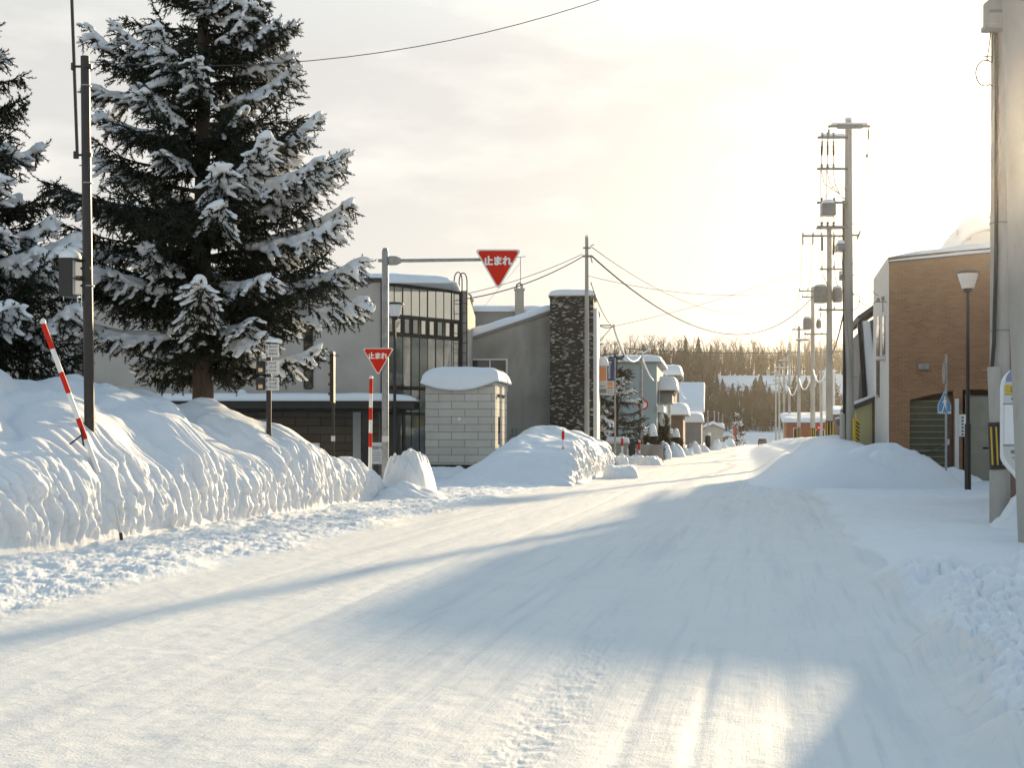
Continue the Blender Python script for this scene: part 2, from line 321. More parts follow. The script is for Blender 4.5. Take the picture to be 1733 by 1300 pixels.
# ------------------------------------------------------------------ ground, road, hills
AZ = R(11.3); DR = np.array([math.sin(AZ), math.cos(AZ)]); RT = np.array([math.cos(AZ), -math.sin(AZ)])
def ground_z(X, Y, fine=True):
    off = X * RT[0] + Y * RT[1]; s = X * DR[0] + Y * DR[1]
    z = -.9 * ss(120, 290, Y) + 2.9 * ss(300, 345, Y)
    z = z + 7.7 * ss(345, 385, Y) + 11.2 * np.clip((Y - 385) / 36, 0, 1) + 6 * ss(421, 520, Y) + ss(380, 470, Y) * 4 * vn2(X / 90, Y / 80, 3) * (np.abs(X - 60) > 45)
    if not fine: return z
    near = 1 - ss(60, 110, Y)
    onroad = ss(-6.3, -5.7, off + .25 * vn2(s * .5, 0 * s, 9)) * (1 - ss(1.0, 1.5, off + .2 * vn2(s * .8, 0 * s, 4)))
    z = z + near * .016 * fbm(off * 1.2, s * .18, 3, 1) + near * .006 * fbm(off * 5.5, s * .8, 3, 2) + near * .004 * fbm(off * 7, s * 7, 2, 14)
    # shallow ruts and one lugged tyre track running along the road
    for o_, wd, dp in ((-1.22, .20, .016), (.12, .09, .018), (-.35, .05, .014), (-3.1, .18, .014), (-4.5, .18, .014), (-2.6, .5, .012), (.6, .14, .016), (-3.6, .07, .010), (-2.0, .08, .010), (-5.1, .08, .010), (-.75, .06, .010), (.9, .06, .012)):
        q = np.exp(-((off - o_ - .12 * vn2(s * .15, 0 * s + o_, 6)) / wd) ** 2)
        z = z - near * dp * q + near * .019 * (o_ == -1.22) * q * (billow(off * 17 + .6 * np.sin(s * 40), s * 15, 2, 12) - .25)
    # trodden, crumbly strip between the road and the cut bank
    vg = ss(-6.9, -6.0, -6.0 - (off + 6.2) - .5 * vn2(s * .6, 0 * s, 21)) if False else 1 - ss(-6.6, -5.9, off + .3 * vn2(s * .7, 0 * s, 21))
    crumb = billow(off * 3.2, s * 3.0, 4, 31, .62) - .22
    z = z + near * vg * (.035 + .105 * crumb + .06 * fbm(off * .8, s * .6, 2, 33))
    # thrown-up edge on the right of the road, with rough snow behind
    rb = ss(.95, 1.55, off + .22 * vn2(s * .9, 0 * s, 41)) * (1 - ss(11.5, 16.5, s + 1.5 * vn2(off, s * .3, 44)))
    z = z + rb * (.22 + .12 * ss(1.5, 3, off) + .36 * (billow(off * 1.9, s * 1.6, 4, 43, .6) - .2))
    rough = (1 - vg) * (1 - onroad) * (1 - rb)
    z = z + near * rough * .05 * fbm(X * .7, Y * .5, 4, 51)
    z = z + (1 - near) * .1 * (off < -7) * fbm(X * .2, Y * .1, 2, 8)
    return z
def make_ground():
    a = np.concatenate([-np.geomspace(1.5, .5, 45)[:-1], np.linspace(-.5, .5, 1000), np.geomspace(.5, 1.5, 45)[1:]])
    y = np.concatenate([np.linspace(1.0, 3.2, 14)[:-1], np.geomspace(3.2, 62, 600)[:-1], np.geomspace(62, 620, 170)])
    A, Y = np.meshgrid(a, y); X = A * Y
    Z = ground_z(X, Y)
    V = np.stack([X, Y, Z], -1).reshape(-1, 3); F = gridfaces(len(y), len(a))
    c = V[F].mean(1); off = c[:, 0] * RT[0] + c[:, 1] * RT[1]; s = c[:, 0] * DR[0] + c[:, 1] * DR[1]
    road = (off > -6.2 + .15 * vn2(s, 0 * s, 3)) & (off < 1.25 + .15 * vn2(s, 0 * s, 4)) & (c[:, 1] < 330)
    hill = c[:, 1] > 345
    nrm = None
    for nm, sel, m in (('road', road, 'road'), ('ground', ~road & ~hill, 'snow_cut'), ('hills', hill, 'snow_far')):
        f = F[sel]; u, inv = np.unique(f, return_inverse=True)
        o = npmesh(nm, V[u], inv.reshape(f.shape), m); tag(o, kind='structure')
    b = MB(); b.add([(-1.5, 1, 0), (1.5, 1, 0), (930, 620, 0), (930, -620, 0), (-930, -620, 0), (-930, 620, 0)], [(0, 1, 2, 3, 4, 5)])
    me = bpy.data.meshes.new('ground'); bm = bmesh.new()
    vs = [bm.verts.new(v) for v in b.v]
    for t in ((0, 1, 3), (1, 2, 3), (0, 3, 4), (0, 4, 5)): bm.faces.new([vs[i] for i in t])
    bm.to_mesh(me); bm.free()
    tag(link('ground', me, 'snow_far'), kind='structure')
make_ground()

# ------------------------------------------------------------------ snow banks
def domes(S, T, L_, p=4):                     # pillow-like lumps merged with soft creases; L_ rows: s, t, rs, rt, turn, height
    A = np.zeros_like(S)
    for cs_, ct_, rs_, rt_, tu, h_ in L_:
        m_ = (np.abs(S - cs_) < 1.5 * max(rs_, rt_)) & (np.abs(T - ct_) < 1.5 * max(rs_, rt_))
        if not m_.any(): continue
        a, b = S[m_] - cs_, T[m_] - ct_; c, s_ = math.cos(tu), math.sin(tu)
        d = ((a * c + b * s_) / rs_) ** 2 + ((-a * s_ + b * c) / rt_) ** 2
        f = np.clip(1 - d, 0, 1) ** .75 * h_; A[m_] += f ** p
    return A ** (1 / p)
def bank(name, pts, side, lip, crest, tc_, tw, label, cut=True, seed=0, ns=400, nv=110, lump=.34, flute=.07, lumpscale=1.0, group=None, m='snow_cut', skirt=.35, diag=.8, endr=(2.2, 1.5), tilt=-1):
    """ploughed bank: pts = foot of its road face; lip/crest = [(s, h)]; side=+1 lies left of the path"""
    pts = np.array(pts, float); seg = np.hypot(*np.diff(pts, axis=0).T); cs = np.concatenate([[0], np.cumsum(seg)]); Ln = cs[-1]
    s = np.linspace(0, Ln, ns); bx = np.interp(s, cs, pts[:, 0]); by = np.interp(s, cs, pts[:, 1])
    k = max(3, ns // 25) | 1; ker = np.hanning(k + 2)[1:-1]; ker /= ker.sum()
    sm = lambda q: np.convolve(np.pad(q, k // 2, mode='reflect', reflect_type='odd'), ker, 'valid')
    bx, by = sm(bx), sm(by); tx, ty = np.gradient(bx), np.gradient(by); n = np.hypot(tx, ty); tx /= n; ty /= n
    nx_, ny_ = (-ty * side, tx * side)
    lh = sm(np.interp(s, *np.array(lip).T)); ch = sm(np.interp(s, *np.array(crest).T))
    nf = nv * 45 // 100 if cut else nv // 4
    v = np.linspace(0, 1, nf)
    tt = np.concatenate([[-skirt], (-.06 + .40 * (.45 * v ** 1.3 + .55 * v ** 4)) if cut else np.linspace(-.06, 1.5, nf), (.34 if cut else 1.5) + (tw - .2) * np.linspace(0, 1, nv - nf) ** 1.5])
    tt = np.concatenate([tt[:nf + 1], tt[nf + 2:]])
    S, T = np.meshgrid(s, tt); LH = lh[None, :] + 0 * S; CH = np.maximum(ch, lh * .8)[None, :] + 0 * S
    vv = np.concatenate([[-.12], v, np.ones(len(tt) - nf - 1)])[:, None] + 0 * S
    topT = np.clip(T - (.34 if cut else 1.5), 0, None); LH = LH * (1 + .45 * (billow(S / 1.1, 0 * S + .5 * T, 2, seed + 9, .4, .015) - .2)) if cut else LH
    pr = np.clip(topT / tc_, 0, 1); rise = .45 * pr + .55 * np.sin(.5 * math.pi * pr); fall = 1 - ss(tc_ * 1.35, tw * .98, topT)
    Z = np.where(vv < 1, LH * (np.clip(vv, -.12, 1) if cut else ss(0, 1, vv) - .12 * (vv < 0)), (LH + (CH - LH) * rise) * fall - .12 * (1 - fall))
    # soft rounded masses sliding towards the road
    rng = np.random.RandomState(seed + 100); k_ = lumpscale; wS = S + .18 * fbm(S * 1.3, T * 1.3, 2, seed + 7); wT = T + .18 * fbm(S * 1.3, T * 1.3, 2, seed + 8)
    L1 = [(rng.uniform(-1, Ln + 1), rng.uniform(-.2, tw * .75), k_ * rng.uniform(.4, 1.0), k_ * rng.uniform(.9, 2.2), rng.uniform(.45, 1.25) * side * tilt, lump * rng.uniform(.3, 1.0)) for _ in range(int(Ln * 2.9 / k_))]
    L2 = [(rng.uniform(-1, Ln + 1), rng.uniform(-.3, tw * .8), k_ * rng.uniform(.14, .3), k_ * rng.uniform(.2, .5), rng.uniform(-1, 1), lump * rng.uniform(.1, .3)) for _ in range(int(Ln * 7 / k_))]
    lob = domes(wS, wT, L1) + .8 * domes(wS, wT, L2, 3)
    ramp = np.where(vv < 1, .3 * ss(.5, 1, vv), .3 + .7 * ss(0, .55, topT)) * fall * np.clip(CH / 1.4, .3, 1)
    Z = Z + (lob - .25 * lump) * ramp + .035 * fbm(S * 3, T * 3, 4, seed + 3) * ss(0, .3, topT) * fall
    D = 0 * S
    if cut:
        hz = np.clip(vv, 0, 1) * LH; wS2 = S + .05 * fbm(S * 6, hz * 6, 2, seed); wH = hz + .05 * fbm(S * 6 + 9, hz * 6, 2, seed)
        F1 = [(rng.uniform(-1, Ln + 1), rng.uniform(.45, 1.25) * 1.0, rng.uniform(.10, .26), rng.uniform(.18, .48), rng.uniform(-.25, .25), flute * rng.uniform(.4, 1.35)) for _ in range(int(Ln * 9))]
        F2 = [(rng.uniform(-1, Ln + 1), rng.uniform(.1, 1.2), rng.uniform(.03, .08), rng.uniform(.08, .32), rng.uniform(-.2, .2), flute * rng.uniform(.4, 1.25)) for _ in range(int(Ln * 60))]
        fc = domes(wS2, wH, F1, 5) + domes(wS2, wH, F2, 3) + .45 * flute * fbm(S / .07, hz / .30, 4, seed + 4, .65) + .9 * flute * fbm(S / .9, hz / 2, 2, seed + 5)
        D = (fc + .22 * (lob - .3 * lump) * ss(.4, 1, vv)) * np.where(vv < 1, ss(0, .25, vv), np.exp(-(topT / .45) ** 2)) * (vv >= 0)
    en = np.sqrt(np.clip(1 - (1 - np.clip(S / endr[0], 0, 1)) ** 2, 0, 1)) * np.sqrt(np.clip(1 - (1 - np.clip((Ln - S) / endr[1], 0, 1)) ** 2, 0, 1)); en = en ** 1.3
    Z = Z * en - .12 * (1 - en)
    X = bx[None, :] + nx_[None, :] * (T - D); Y = by[None, :] + ny_[None, :] * (T - D)
    V = np.stack([X, Y, Z], -1).reshape(-1, 3); nr = len(tt); F = gridfaces(nr, ns)
    if side > 0: F = F[:, ::-1]
    # close the underside
    base = V.copy(); base[:, 2] = -.35; rim = list(range(ns)) + [i * ns + ns - 1 for i in range(1, nr)] + [(nr - 1) * ns + i for i in range(ns - 2, -1, -1)] + [i * ns for i in range(nr - 2, 0, -1)]
    o0 = len(V); V = np.vstack([V, base[rim]]); q = len(rim)
    sd = np.array([(rim[i], o0 + i, o0 + (i + 1) % q, rim[(i + 1) % q]) for i in range(q)])
    if side < 0: sd = sd[:, ::-1]
    org = V[ns // 2].copy(); org[2] = 0
    o = npmesh(name, V - org, np.vstack([F, sd]), m); o.location = org
    return tag(o, label, 'snow bank', group)
def heap(name, c, rx, ry, h, rz, label, group=None, seed=0, p=2.4, q=.8, lump=.25, n=90, ls=.6, m='snow_cut', lean=(0, 0), cat='snow heap'):
    u = np.linspace(-1, 1, n); U, V_ = np.meshgrid(u, u)
    U2 = U * np.sqrt(1 - V_ ** 2 / 2); V2 = V_ * np.sqrt(1 - U ** 2 / 2)
    r = np.sqrt(U2 ** 2 + V2 ** 2); X = U2 * rx; Y = V2 * ry
    Z = h * np.clip(1 - r ** p, 0, 1) ** q
    ed = ss(0, .35, 1 - r)
    Z = Z * (1 + lump * (2.2 * (billow(X / ls, Y / ls, 3, seed + 60) - .27))) + .03 * fbm(X * 4, Y * 4, 3, seed) * ed
    k = 1 + .12 * fbm(X / rx * 1.5 + seed, Y / ry * 1.5, 2, seed + 2)
    X = X * k + lean[0] * Z; Y = Y * k + lean[1] * Z
    o = npmesh(name, np.stack([X, Y, Z - .10], -1).reshape(-1, 3), gridfaces(n, n), m)
    o.location = c; o.rotation_euler = (0, 0, rz)
    return tag(o, label, cat, group)

bank('snow_bank', [(-7.7, 9.0), (-6.75, 13), (-6.15, 15.6), (-5.75, 17.4), (-5.2, 19.6), (-4.72, 21.5), (-4.05, 24.2), (-3.5, 27.2), (-2.9, 30.1)], 1,
     [(0, 1.0), (7, 1.02), (13, 1.06), (17, 1.12), (18.8, 1.02), (20.6, .85), (21.9, .6)],
     [(0, 2.15), (6, 2.2), (9, 2.2), (11, 2.25), (13, 2.3), (15, 2.22), (16.2, 2.05), (17.2, 1.65), (18.4, 1.2), (20.6, .92), (21.9, .6)], 2.9, 8.0,
     'long ploughed snow bank with a fluted cut face, pierced by the leaning marker', seed=3, ns=760, nv=240, lump=.50, lumpscale=1.1, endr=(2.2, .8))
heap('snow_heap', (-2.5, 31.0, 0), .62, 1.2, 1.08, R(-12), 'pointed snow heap at the foot of the grey stop sign pole', seed=5, p=3.2, q=.7, lump=.22, ls=.4)
heap('snow_heap', (-2.5, 29.6, 0), 1.1, 1.5, .46, R(-25), 'low smooth snow drift spilling onto the road before the end of the long bank', seed=9, p=1.6, q=1.2, lump=.15)
bank('snow_bank', [(1.55, 36.6), (2.2, 40), (2.85, 44), (3.7, 50), (4.5, 58), (5.3, 63)], 1,
     [(0, .25), (1.6, .75), (4, 1.05), (8, 1.2), (14, 1.1), (20, 1.0), (26, .4)], [(0, .3), (2, .9), (6, 1.45), (9, 1.75), (14, 1.5), (20, 1.15), (26, .4)], 1.2, 4.6,
     'broad snow bank with one cut face in front of the dark stone tower', seed=11, ns=360, nv=110, lump=.22)
heap('snow_heap', (.35, 39.4, 0), 2.3, 2.0, 1.0, 0, 'smooth rounded shoulder of snow in front of the small stone annex', seed=15, p=1.8, q=1.4, lump=.12, ls=1.6)
heap('snow_heap', (-.7, 37.8, 0), 2.4, 1.1, .36, R(4), 'flat low snow mound along the side street before the stone annex', seed=17, p=1.8, q=1.6, lump=.2)
heap('snow_heap', (-2.3, 43.0, 0), 2.0, .9, .5, 0, 'thin snow drift against the foot of the stone annex', seed=19, p=1.8, q=1.5, lump=.15)
heap('snow_heap', (3.75, 44.2, 0), .62, .9, .5, R(-12), 'square shaded snow block dumped at the road edge beyond the broad bank', seed=21, p=5, q=.6, lump=.15)
bank('snow_bank', [(7.3, 34.8), (6.95, 37.2), (8.2, 44), (11.3, 60), (17.5, 95), (24.5, 132)], -1,
     [(0, .3), (3, .55), (10, .75), (40, .7), (98, .5)], [(0, .35), (4, .9), (9, 1.2), (16, 1.35), (40, 1.2), (75, 1.0), (98, .6)], 1.3, 4.8,
     'long shaded snow bank along the right side of the street below the utility poles', cut=False, seed=23, ns=420, nv=80, lump=.16, lumpscale=1.3)
heap('snow_heap', (10.2, 37.6, 0), 2.9, 1.9, .70, R(-8), 'low grey snow mound left of the brick building snow pile', seed=25, p=1.7, q=1.6, lump=.16, ls=1.2)
heap('snow_heap', (11.15, 38.2, 0), 2.6, 2.3, 1.22, R(-11), 'smooth snow pile in front of the brick building gate', seed=27, p=2.2, q=1.35, lump=.10, ls=.9)
heap('snow_heap', (8.95, 20.7, 0), 1.15, 1.5, .66, 0, 'lumpy snow piled around the foot of the near utility pole', seed=29, p=2.2, q=1, lump=.35, ls=.35)
heap('snow_heap', (13.6, 40.2, 0), 1.3, .8, .5, R(-11), 'thin snow strip under the brick building shutter', seed=31, p=2.5, q=1, lump=.15)
bank('snow_bank', [(6.0, 66), (8.8, 78), (12.2, 95), (16.2, 116), (21.5, 145), (26, 170)], 1, [(0, .3), (5, .45), (60, .5), (105, .3)], [(0, .35), (5, .6), (60, .65), (105, .3)], .9, 3.2,
     'low uneven ploughed ridge running along the left street below the small lumps', seed=61, ns=420, nv=60, lump=.3, lumpscale=1.2)
rowlab = ['two-lobed roadside snow lump below the round red-ringed sign', 'tall rounded snow lump beside the brown hedge', 'twin roadside snow lump by the third street pole',
          'small round snow lump at the road edge past the hedge', 'blunt snow lump before the snowy porch roof', 'low snow lump near the beige house front',
          'little snow lump beside the black post on the left street', 'far snow lump before the parked white shapes', 'farthest roadside snow lump on the left street',
          'sharp snow ridge behind the square snow block', 'wide snow lump in front of the low concrete wall', 'knobbly snow lump under the snowy pine']
for i, (x, yb, yt, wpx, Y) in enumerate([(1096, 778, 752, 30, 72), (1120, 775, 745, 22, 78), (1145, 770, 750, 26, 84), (1161, 768, 757, 16, 90), (1173, 765, 748, 22, 98),
                                         (1192, 764, 752, 16, 106), (1209, 758, 742, 14, 120), (1222, 757, 748, 14, 135), (1236, 752, 742, 14, 160), (1048, 789, 767, 24, 60), (1075, 788, 768, 40, 64), (1100, 790, 770, 34, 62)]):
    p = px(x, 735 + EYE * FPX / Y, Y); sc = FPX / Y
    heap('snow_lump', (p.x, Y, 0), wpx / sc * .62, .9, (735 + EYE * sc - yt) / sc * .9, R(-11 + 25 * math.sin(i * 1.7)), rowlab[i], 'snow lumps along the left street', seed=70 + i, p=3.6, q=.6, lump=.32, n=44, ls=.5, lean=(.25 * math.sin(i * 2.3), .2))

# ------------------------------------------------------------------ conifers
def rot_to(dirs, rng):                         # frames with X along dirs
    d = dirs / np.linalg.norm(dirs, axis=1, keepdims=True)
    up = np.tile([0., 0, 1], (len(d), 1)); bad = np.abs(d[:, 2]) > .95; up[bad] = [1, 0, 0]
    y = np.cross(up, d); y /= np.linalg.norm(y, axis=1, keepdims=True); z = np.cross(d, y)
    return np.stack([d, y, z], -1)             # columns
def twig_proto(k=13, seed=1):
    r = np.random.RandomState(seed); vs = []
    for i in range(k):
        t = .05 + .95 * i / k; a = i * 2.4 + r.uniform(-.4, .4); up = np.array([0, math.cos(a), math.sin(a)]); L_ = .30 * (1.1 - .55 * t)
        b = np.array([t, 0, 0]); tip = b + up * L_ + np.array([.32 * L_ + .12, 0, 0]); sd = np.cross(up, [1, 0, 0]) * .055 + np.array([.04, 0, 0])
        vs += [b - sd, b + sd, tip]
    vs += [[0, -.05, 0], [0, .05, 0], [1.15, 0, 0], [0, 0, -.05], [0, 0, .05], [1.15, 0, 0]]
    return np.array(vs)
def ico(sub):
    bm = bmesh.new(); bmesh.ops.create_icosphere(bm, subdivisions=sub, radius=1); v = np.array([x.co[:] for x in bm.verts]); bm.verts.index_update()
    f = np.array([[q.index for q in p.verts] for p in bm.faces]); bm.free(); return v, f
def conifer(name, loc, H, Lfun, label, cat, seed, z0=1.0, dz=.42, per=7, explicit=(), twig=.2, dens=1.0, snowp=.6, trunk_r=.2, up0=.1, zmax=None, group=None, needles='needles', voxel=.036, snow_size=1.0, snowmin=.3, dropout=.06, spray=1.0):
    rng = np.random.RandomState(seed); root = thing(name, loc, label, cat, group)
    t = MB(); t.tube([(.02 * math.sin(k), .02 * math.cos(k * 1.3), -.6 + (H + .6) * k / 14) for k in range(15)], [max(.012, trunk_r * (1.12 - k / 14)) for k in range(15)], 12)
    t.build('trunk', 'bark', root, 180)
    br = []
    z = z0
    while z < (zmax or H - .3):
        L0 = Lfun(z)
        for k in range(per):
            if rng.rand() < dropout: continue
            br.append((z + rng.uniform(-.2, .2), rng.uniform(0, 2 * math.pi), L0 * rng.uniform(.62, 1.04), up0 + rng.uniform(-.14, .16) + .25 * (z / H), rng.rand() < snowp))
        z += dz * rng.uniform(.8, 1.2)
    br += list(explicit)
    TW = twig_proto(); tp = []; td = []; tl = []; limbs = MB(); sc_ = []; sd_ = []
    for (bz, az, Ln, up, sn) in br:
        hd = np.array([math.cos(az), math.sin(az), 0]); sdv = np.array([-hd[1], hd[0], 0])
        droop = .30 + .10 * rng.rand(); tipup = .24 * rng.uniform(.4, 1.3)
        def pt(t_): return np.array([0, 0, bz]) + hd * Ln * t_ + np.array([0, 0, 1]) * Ln * (up * t_ - droop * t_ * t_ * (1 - .55 * t_) + tipup * t_ ** 3)
        tsn = np.linspace(0, 1, 9); P_ = [pt(q) for q in tsn]
        limbs.tube(P_, [max(.006, .016 * Ln * (1.08 - q)) for q in tsn], 5)
        m_ = max(5, int(Ln * 8.5 * dens))
        for j in range(m_):
            q = .10 + .9 * (j + rng.rand() * .6) / m_; p0 = pt(q); fw = pt(min(1, q + .03)) - pt(q - .03); fw /= np.linalg.norm(fw)
            for sgn in (-1, 1):
                ll = (.16 + .40 * Ln * (.22 + .78 * q) * (1.04 - q) ** .62) * rng.uniform(.65, 1.2)
                d0 = fw * rng.uniform(.55, .95) + sdv * sgn * rng.uniform(.5, .95) + np.array([0, 0, -rng.uniform(.12, .55)])
                d0 /= np.linalg.norm(d0); kk = max(1, int(ll / (.62 * twig)))
                e = np.arange(kk)[:, None] / kk * ll; sagz = -.32 * (e / max(ll, .3)) ** 2 * ll
                pp = p0 + d0 * e + np.array([0, 0, 1]) * sagz
                jit = rng.normal(0, .42, (kk, 3)); jit[:, 2] -= .22
                tp.append(pp); td.append(d0[None, :] + jit); tl.append(np.full(kk, twig) * rng.uniform(.75, 1.35, kk))
                # hanging tassels
                if rng.rand() < .5 and kk > 1:
                    ii = rng.randint(0, kk, max(1, kk // 2)); tp.append(pp[ii]); jj = rng.normal(0, .35, (len(ii), 3)); jj[:, 2] -= 1.0; td.append(jj + fw * .3); tl.append(np.full(len(ii), twig * 1.25))
                if sn and q > snowmin and rng.rand() < .85:
                    e2 = np.linspace(.05, .92, max(2, int(ll / .10)))
                    for x_ in e2:
                        if rng.rand() < .08: continue
                        c = p0 + d0 * x_ * ll + np.array([0, 0, -.32 * x_ * x_ * ll + .05 + .02 * rng.rand()])
                        w_ = (.055 + .03 * rng.rand()) * (1.15 - .55 * x_) * (1 + .4 * min(Ln, 2.5) / 2.5) * snow_size
                        sc_.append(np.concatenate([c, [max(w_ * 1.5, .09), w_, w_ * .5]])); sd_.append(d0 + np.array([0, 0, -.3 * x_]))
            tp.append(p0[None]); td.append(fw[None] + rng.normal(0, .25, (1, 3))); tl.append(np.array([twig * 1.2]))
            if sn and q > snowmin and rng.rand() < .93:
                w_ = (.075 + .06 * rng.rand()) * (1.1 - .5 * q) * (1 + .5 * min(Ln, 2.8) / 2.8) * snow_size
                sc_.append(np.concatenate([p0 + [0, 0, .07], [w_ * 1.7, w_ * 1.2, w_ * .6]])); sd_.append(fw)
    limbs.build('limbs', 'bark', root, 180)
    tp = np.vstack(tp); td = np.vstack(td); tl = np.concatenate(tl); Fm = rot_to(td, rng)
    V = np.einsum('nij,kj->nki', Fm, TW) * tl[:, None, None] + tp[:, None, :]
    V = V.reshape(-1, 3); npmesh('crown', V, np.arange(len(V)).reshape(-1, 3), needles, root, smooth=False)
    if sc_:
        sv, sf = ico(2 if voxel else 1); sc_ = np.array(sc_); sd_ = np.array(sd_); Fm = rot_to(sd_, rng)
        V = np.einsum('nij,nkj->nki', Fm, sv[None] * sc_[:, None, 3:6]) + sc_[:, None, :3]
        F = (sf[None] + (np.arange(len(sc_)) * len(sv))[:, None, None]).reshape(-1, 3)
        so = npmesh('snow_load', V.reshape(-1, 3), F, 'snow_tree', root)
        if voxel:
            rm = so.modifiers.new('fuse', 'REMESH'); rm.mode = 'VOXEL'; rm.voxel_size = voxel; rm.use_smooth_shade = True
            sm = so.modifiers.new('soften', 'SMOOTH'); sm.factor = .5; sm.iterations = 2
    print(name, 'branches', len(br), 'twigs', len(tl), 'snow', len(sc_))
    return root

TX, TY = px(343, 0, 27).x, 27.0
def sil(z):                                     # spruce silhouette half-width against height
    return float(np.interp(z, [1.8, 3.2, 4.5, 6.0, 7.6, 9.2, 10.7, 13, 16.2], [2.1, 2.9, 3.3, 3.0, 2.5, 2.0, 1.45, .9, .12]))
def tipbranch(x, y, z, Ln_depth=0.0, up=.2, sn=True, c=(TX, TY)):   # a limb whose tip is seen at photo pixel (x, y)
    t = px(x, y, c[1] + Ln_depth); d = Vector((t.x - c[0], Ln_depth, 0)); return (z, math.atan2(d.y, d.x), d.length, up, sn)
ex = []
for x, y, dep, up in ((618, 480, .3, .05), (612, 412, -.3, .30), (596, 340, .2, .32), (585, 262, -.2, .5), (540, 196, .2, .5), (500, 108, -.1, .5), (500, 40, .2, .5), (455, 4, 0, .55),
                      (543, 580, -.6, .12), (104, 300, .2, .22), (116, 540, -.5, .02), (148, 60, .1, .40), (150, 130, -.3, .15), (165, 195, -.6, .15), (130, 390, .5, .1)):
    tz = px(x, y, TY + dep).z; ln = abs(px(x, y, TY + dep).x - TX); ex.append(tipbranch(x, y, tz - ln * (up - .33 * .45 + .24), dep, up))
for x, y, dep in ((375, 405, -2.5), (245, 478, -1.9), (185, 520, -1.3), (338, 560, -2.8), (455, 515, -1.8), (430, 585, -1.5), (275, 290, -1.7), (235, 198, -1.3)):
    tz = px(x, y, TY + dep).z; ln = math.hypot(px(x, y, TY + dep).x - TX, dep); ex.append(tipbranch(x, y, tz + ln * .18, dep, 0.05))
rl = random.Random(3)
for k in range(16): ex.append((rl.uniform(2.75, 3.5), k * .42 + rl.uniform(-.1, .1), rl.uniform(.7, 1.5), -.12, k % 4 == 0))
conifer('spruce_tree', (TX, TY, 0), 16.4, sil, 'tall dark spruce laden with snow beside the guide sign post', 'tree', 5, z0=3.4, dz=.45, per=7, explicit=ex, trunk_r=.24, zmax=13.5, snowp=.30, snow_size=1.0, snowmin=.4, voxel=.032)
sil2 = lambda z: float(np.interp(z, [1.5, 3, 5, 7, 8.2, 9.1, 10.2], [2.1, 2.25, 2.0, 1.35, .9, .45, .06]))
SX = px(-55, 0, 24).x
conifer('spruce_tree', (SX, 24, 0), 10.3, sil2, 'second snow-covered spruce cut off at the edge of the picture behind the leaning marker', 'tree', 8, z0=2.0, dz=.42, per=9, trunk_r=.2, zmax=10.1, snowp=.34, snow_size=1.2, snowmin=.45)
conifer('pine_tree', (px(1044, 0, 70).x, 70, 0), 6.0, lambda z: float(np.interp(z, [.6, 2, 3.5, 5, 6], [2.1, 1.9, 1.3, .65, .1])), 'brownish snowy pine beside the light blue house', 'tree', 12, z0=1.0, dz=.5, per=7, twig=.26, dens=.6, trunk_r=.14, needles='needles_brown', voxel=0, snow_size=1.25, snowp=.4)
conifer('spruce_tree', (px(1247, 0, 215).x, 215, -.6), 5.6, lambda z: float(np.interp(z, [.3, 2, 5.6], [2.2, 1.7, .1])), 'small far spruce with a red banner at the end of the street', 'tree', 13, z0=.5, dz=.7, per=6, twig=.5, dens=.35, trunk_r=.12, voxel=0, snow_size=2.6, snowp=.5)

def bush(name, c, rx, ry, h, label, seed, group=None, m='needles_brown', snow=True):
    rng = np.random.RandomState(seed); root = thing(name, c, label, 'shrub', group)
    n = 900; d = rng.normal(size=(n, 3)); d /= np.linalg.norm(d, axis=1, keepdims=True); d[:, 2] = np.abs(d[:, 2]); r = rng.uniform(.55, 1, n)[:, None]
    p = d * r * [rx, ry, h]; Fm = rot_to(d + rng.normal(0, .5, (n, 3)), rng); V = np.einsum('nij,kj->nki', Fm, twig_proto()) * rng.uniform(.2, .34, n)[:, None, None] + p[:, None, :]
    V = V.reshape(-1, 3); npmesh('foliage', V, np.arange(len(V)).reshape(-1, 3), m, root, smooth=False)
    s = MB()
    for k in range(7): a = k * .9; s.tube([(0, 0, 0), (math.cos(a) * rx * .4, math.sin(a) * ry * .4, h * .55)], [.04, .015], 5)
    s.build('stems', 'bark', root)
    if snow:
        for k in range(3):
            hp = heap('snow_cap', (rng.uniform(-.4, .4) * rx, rng.uniform(-.4, .1) * ry, h * rng.uniform(.72, .92)), rx * .45, ry * .5, h * .3, 0, None, seed=seed + k, n=24, p=2.5, q=.7, cat=None); hp.parent = root
    return root

# ------------------------------------------------------------------ left: hall, annex, shop, tower
def part(b, name, m, parent, smooth=None, bevel=0): return b.build(name, m, parent, smooth, bevel)
h = thing('community_hall', (-4.70, 46, 0), 'pale two-storey hall with a mirrored glass front and a snow-covered entrance canopy', 'building')
b = MB(); b.prismz([(-17, 0), (0, 0), (2.75, 3.0), (2.98, 3.0), (2.98, 14), (-17, 14)], -.3, 7.0); wall = part(b, 'wall', 'hall', h)
b = MB(); b.box(-17.1, .02, -.06, .3, 6.97, 7.12); part(b, 'coping', 'bronze', h)
def roofz(x, y): return 7.0 + 0 * x
o = slab('roof_snow', -17, 2.6, .15, 13.5, .52, h, roofz, seed=2, nx=120, ny=50, over=.14)
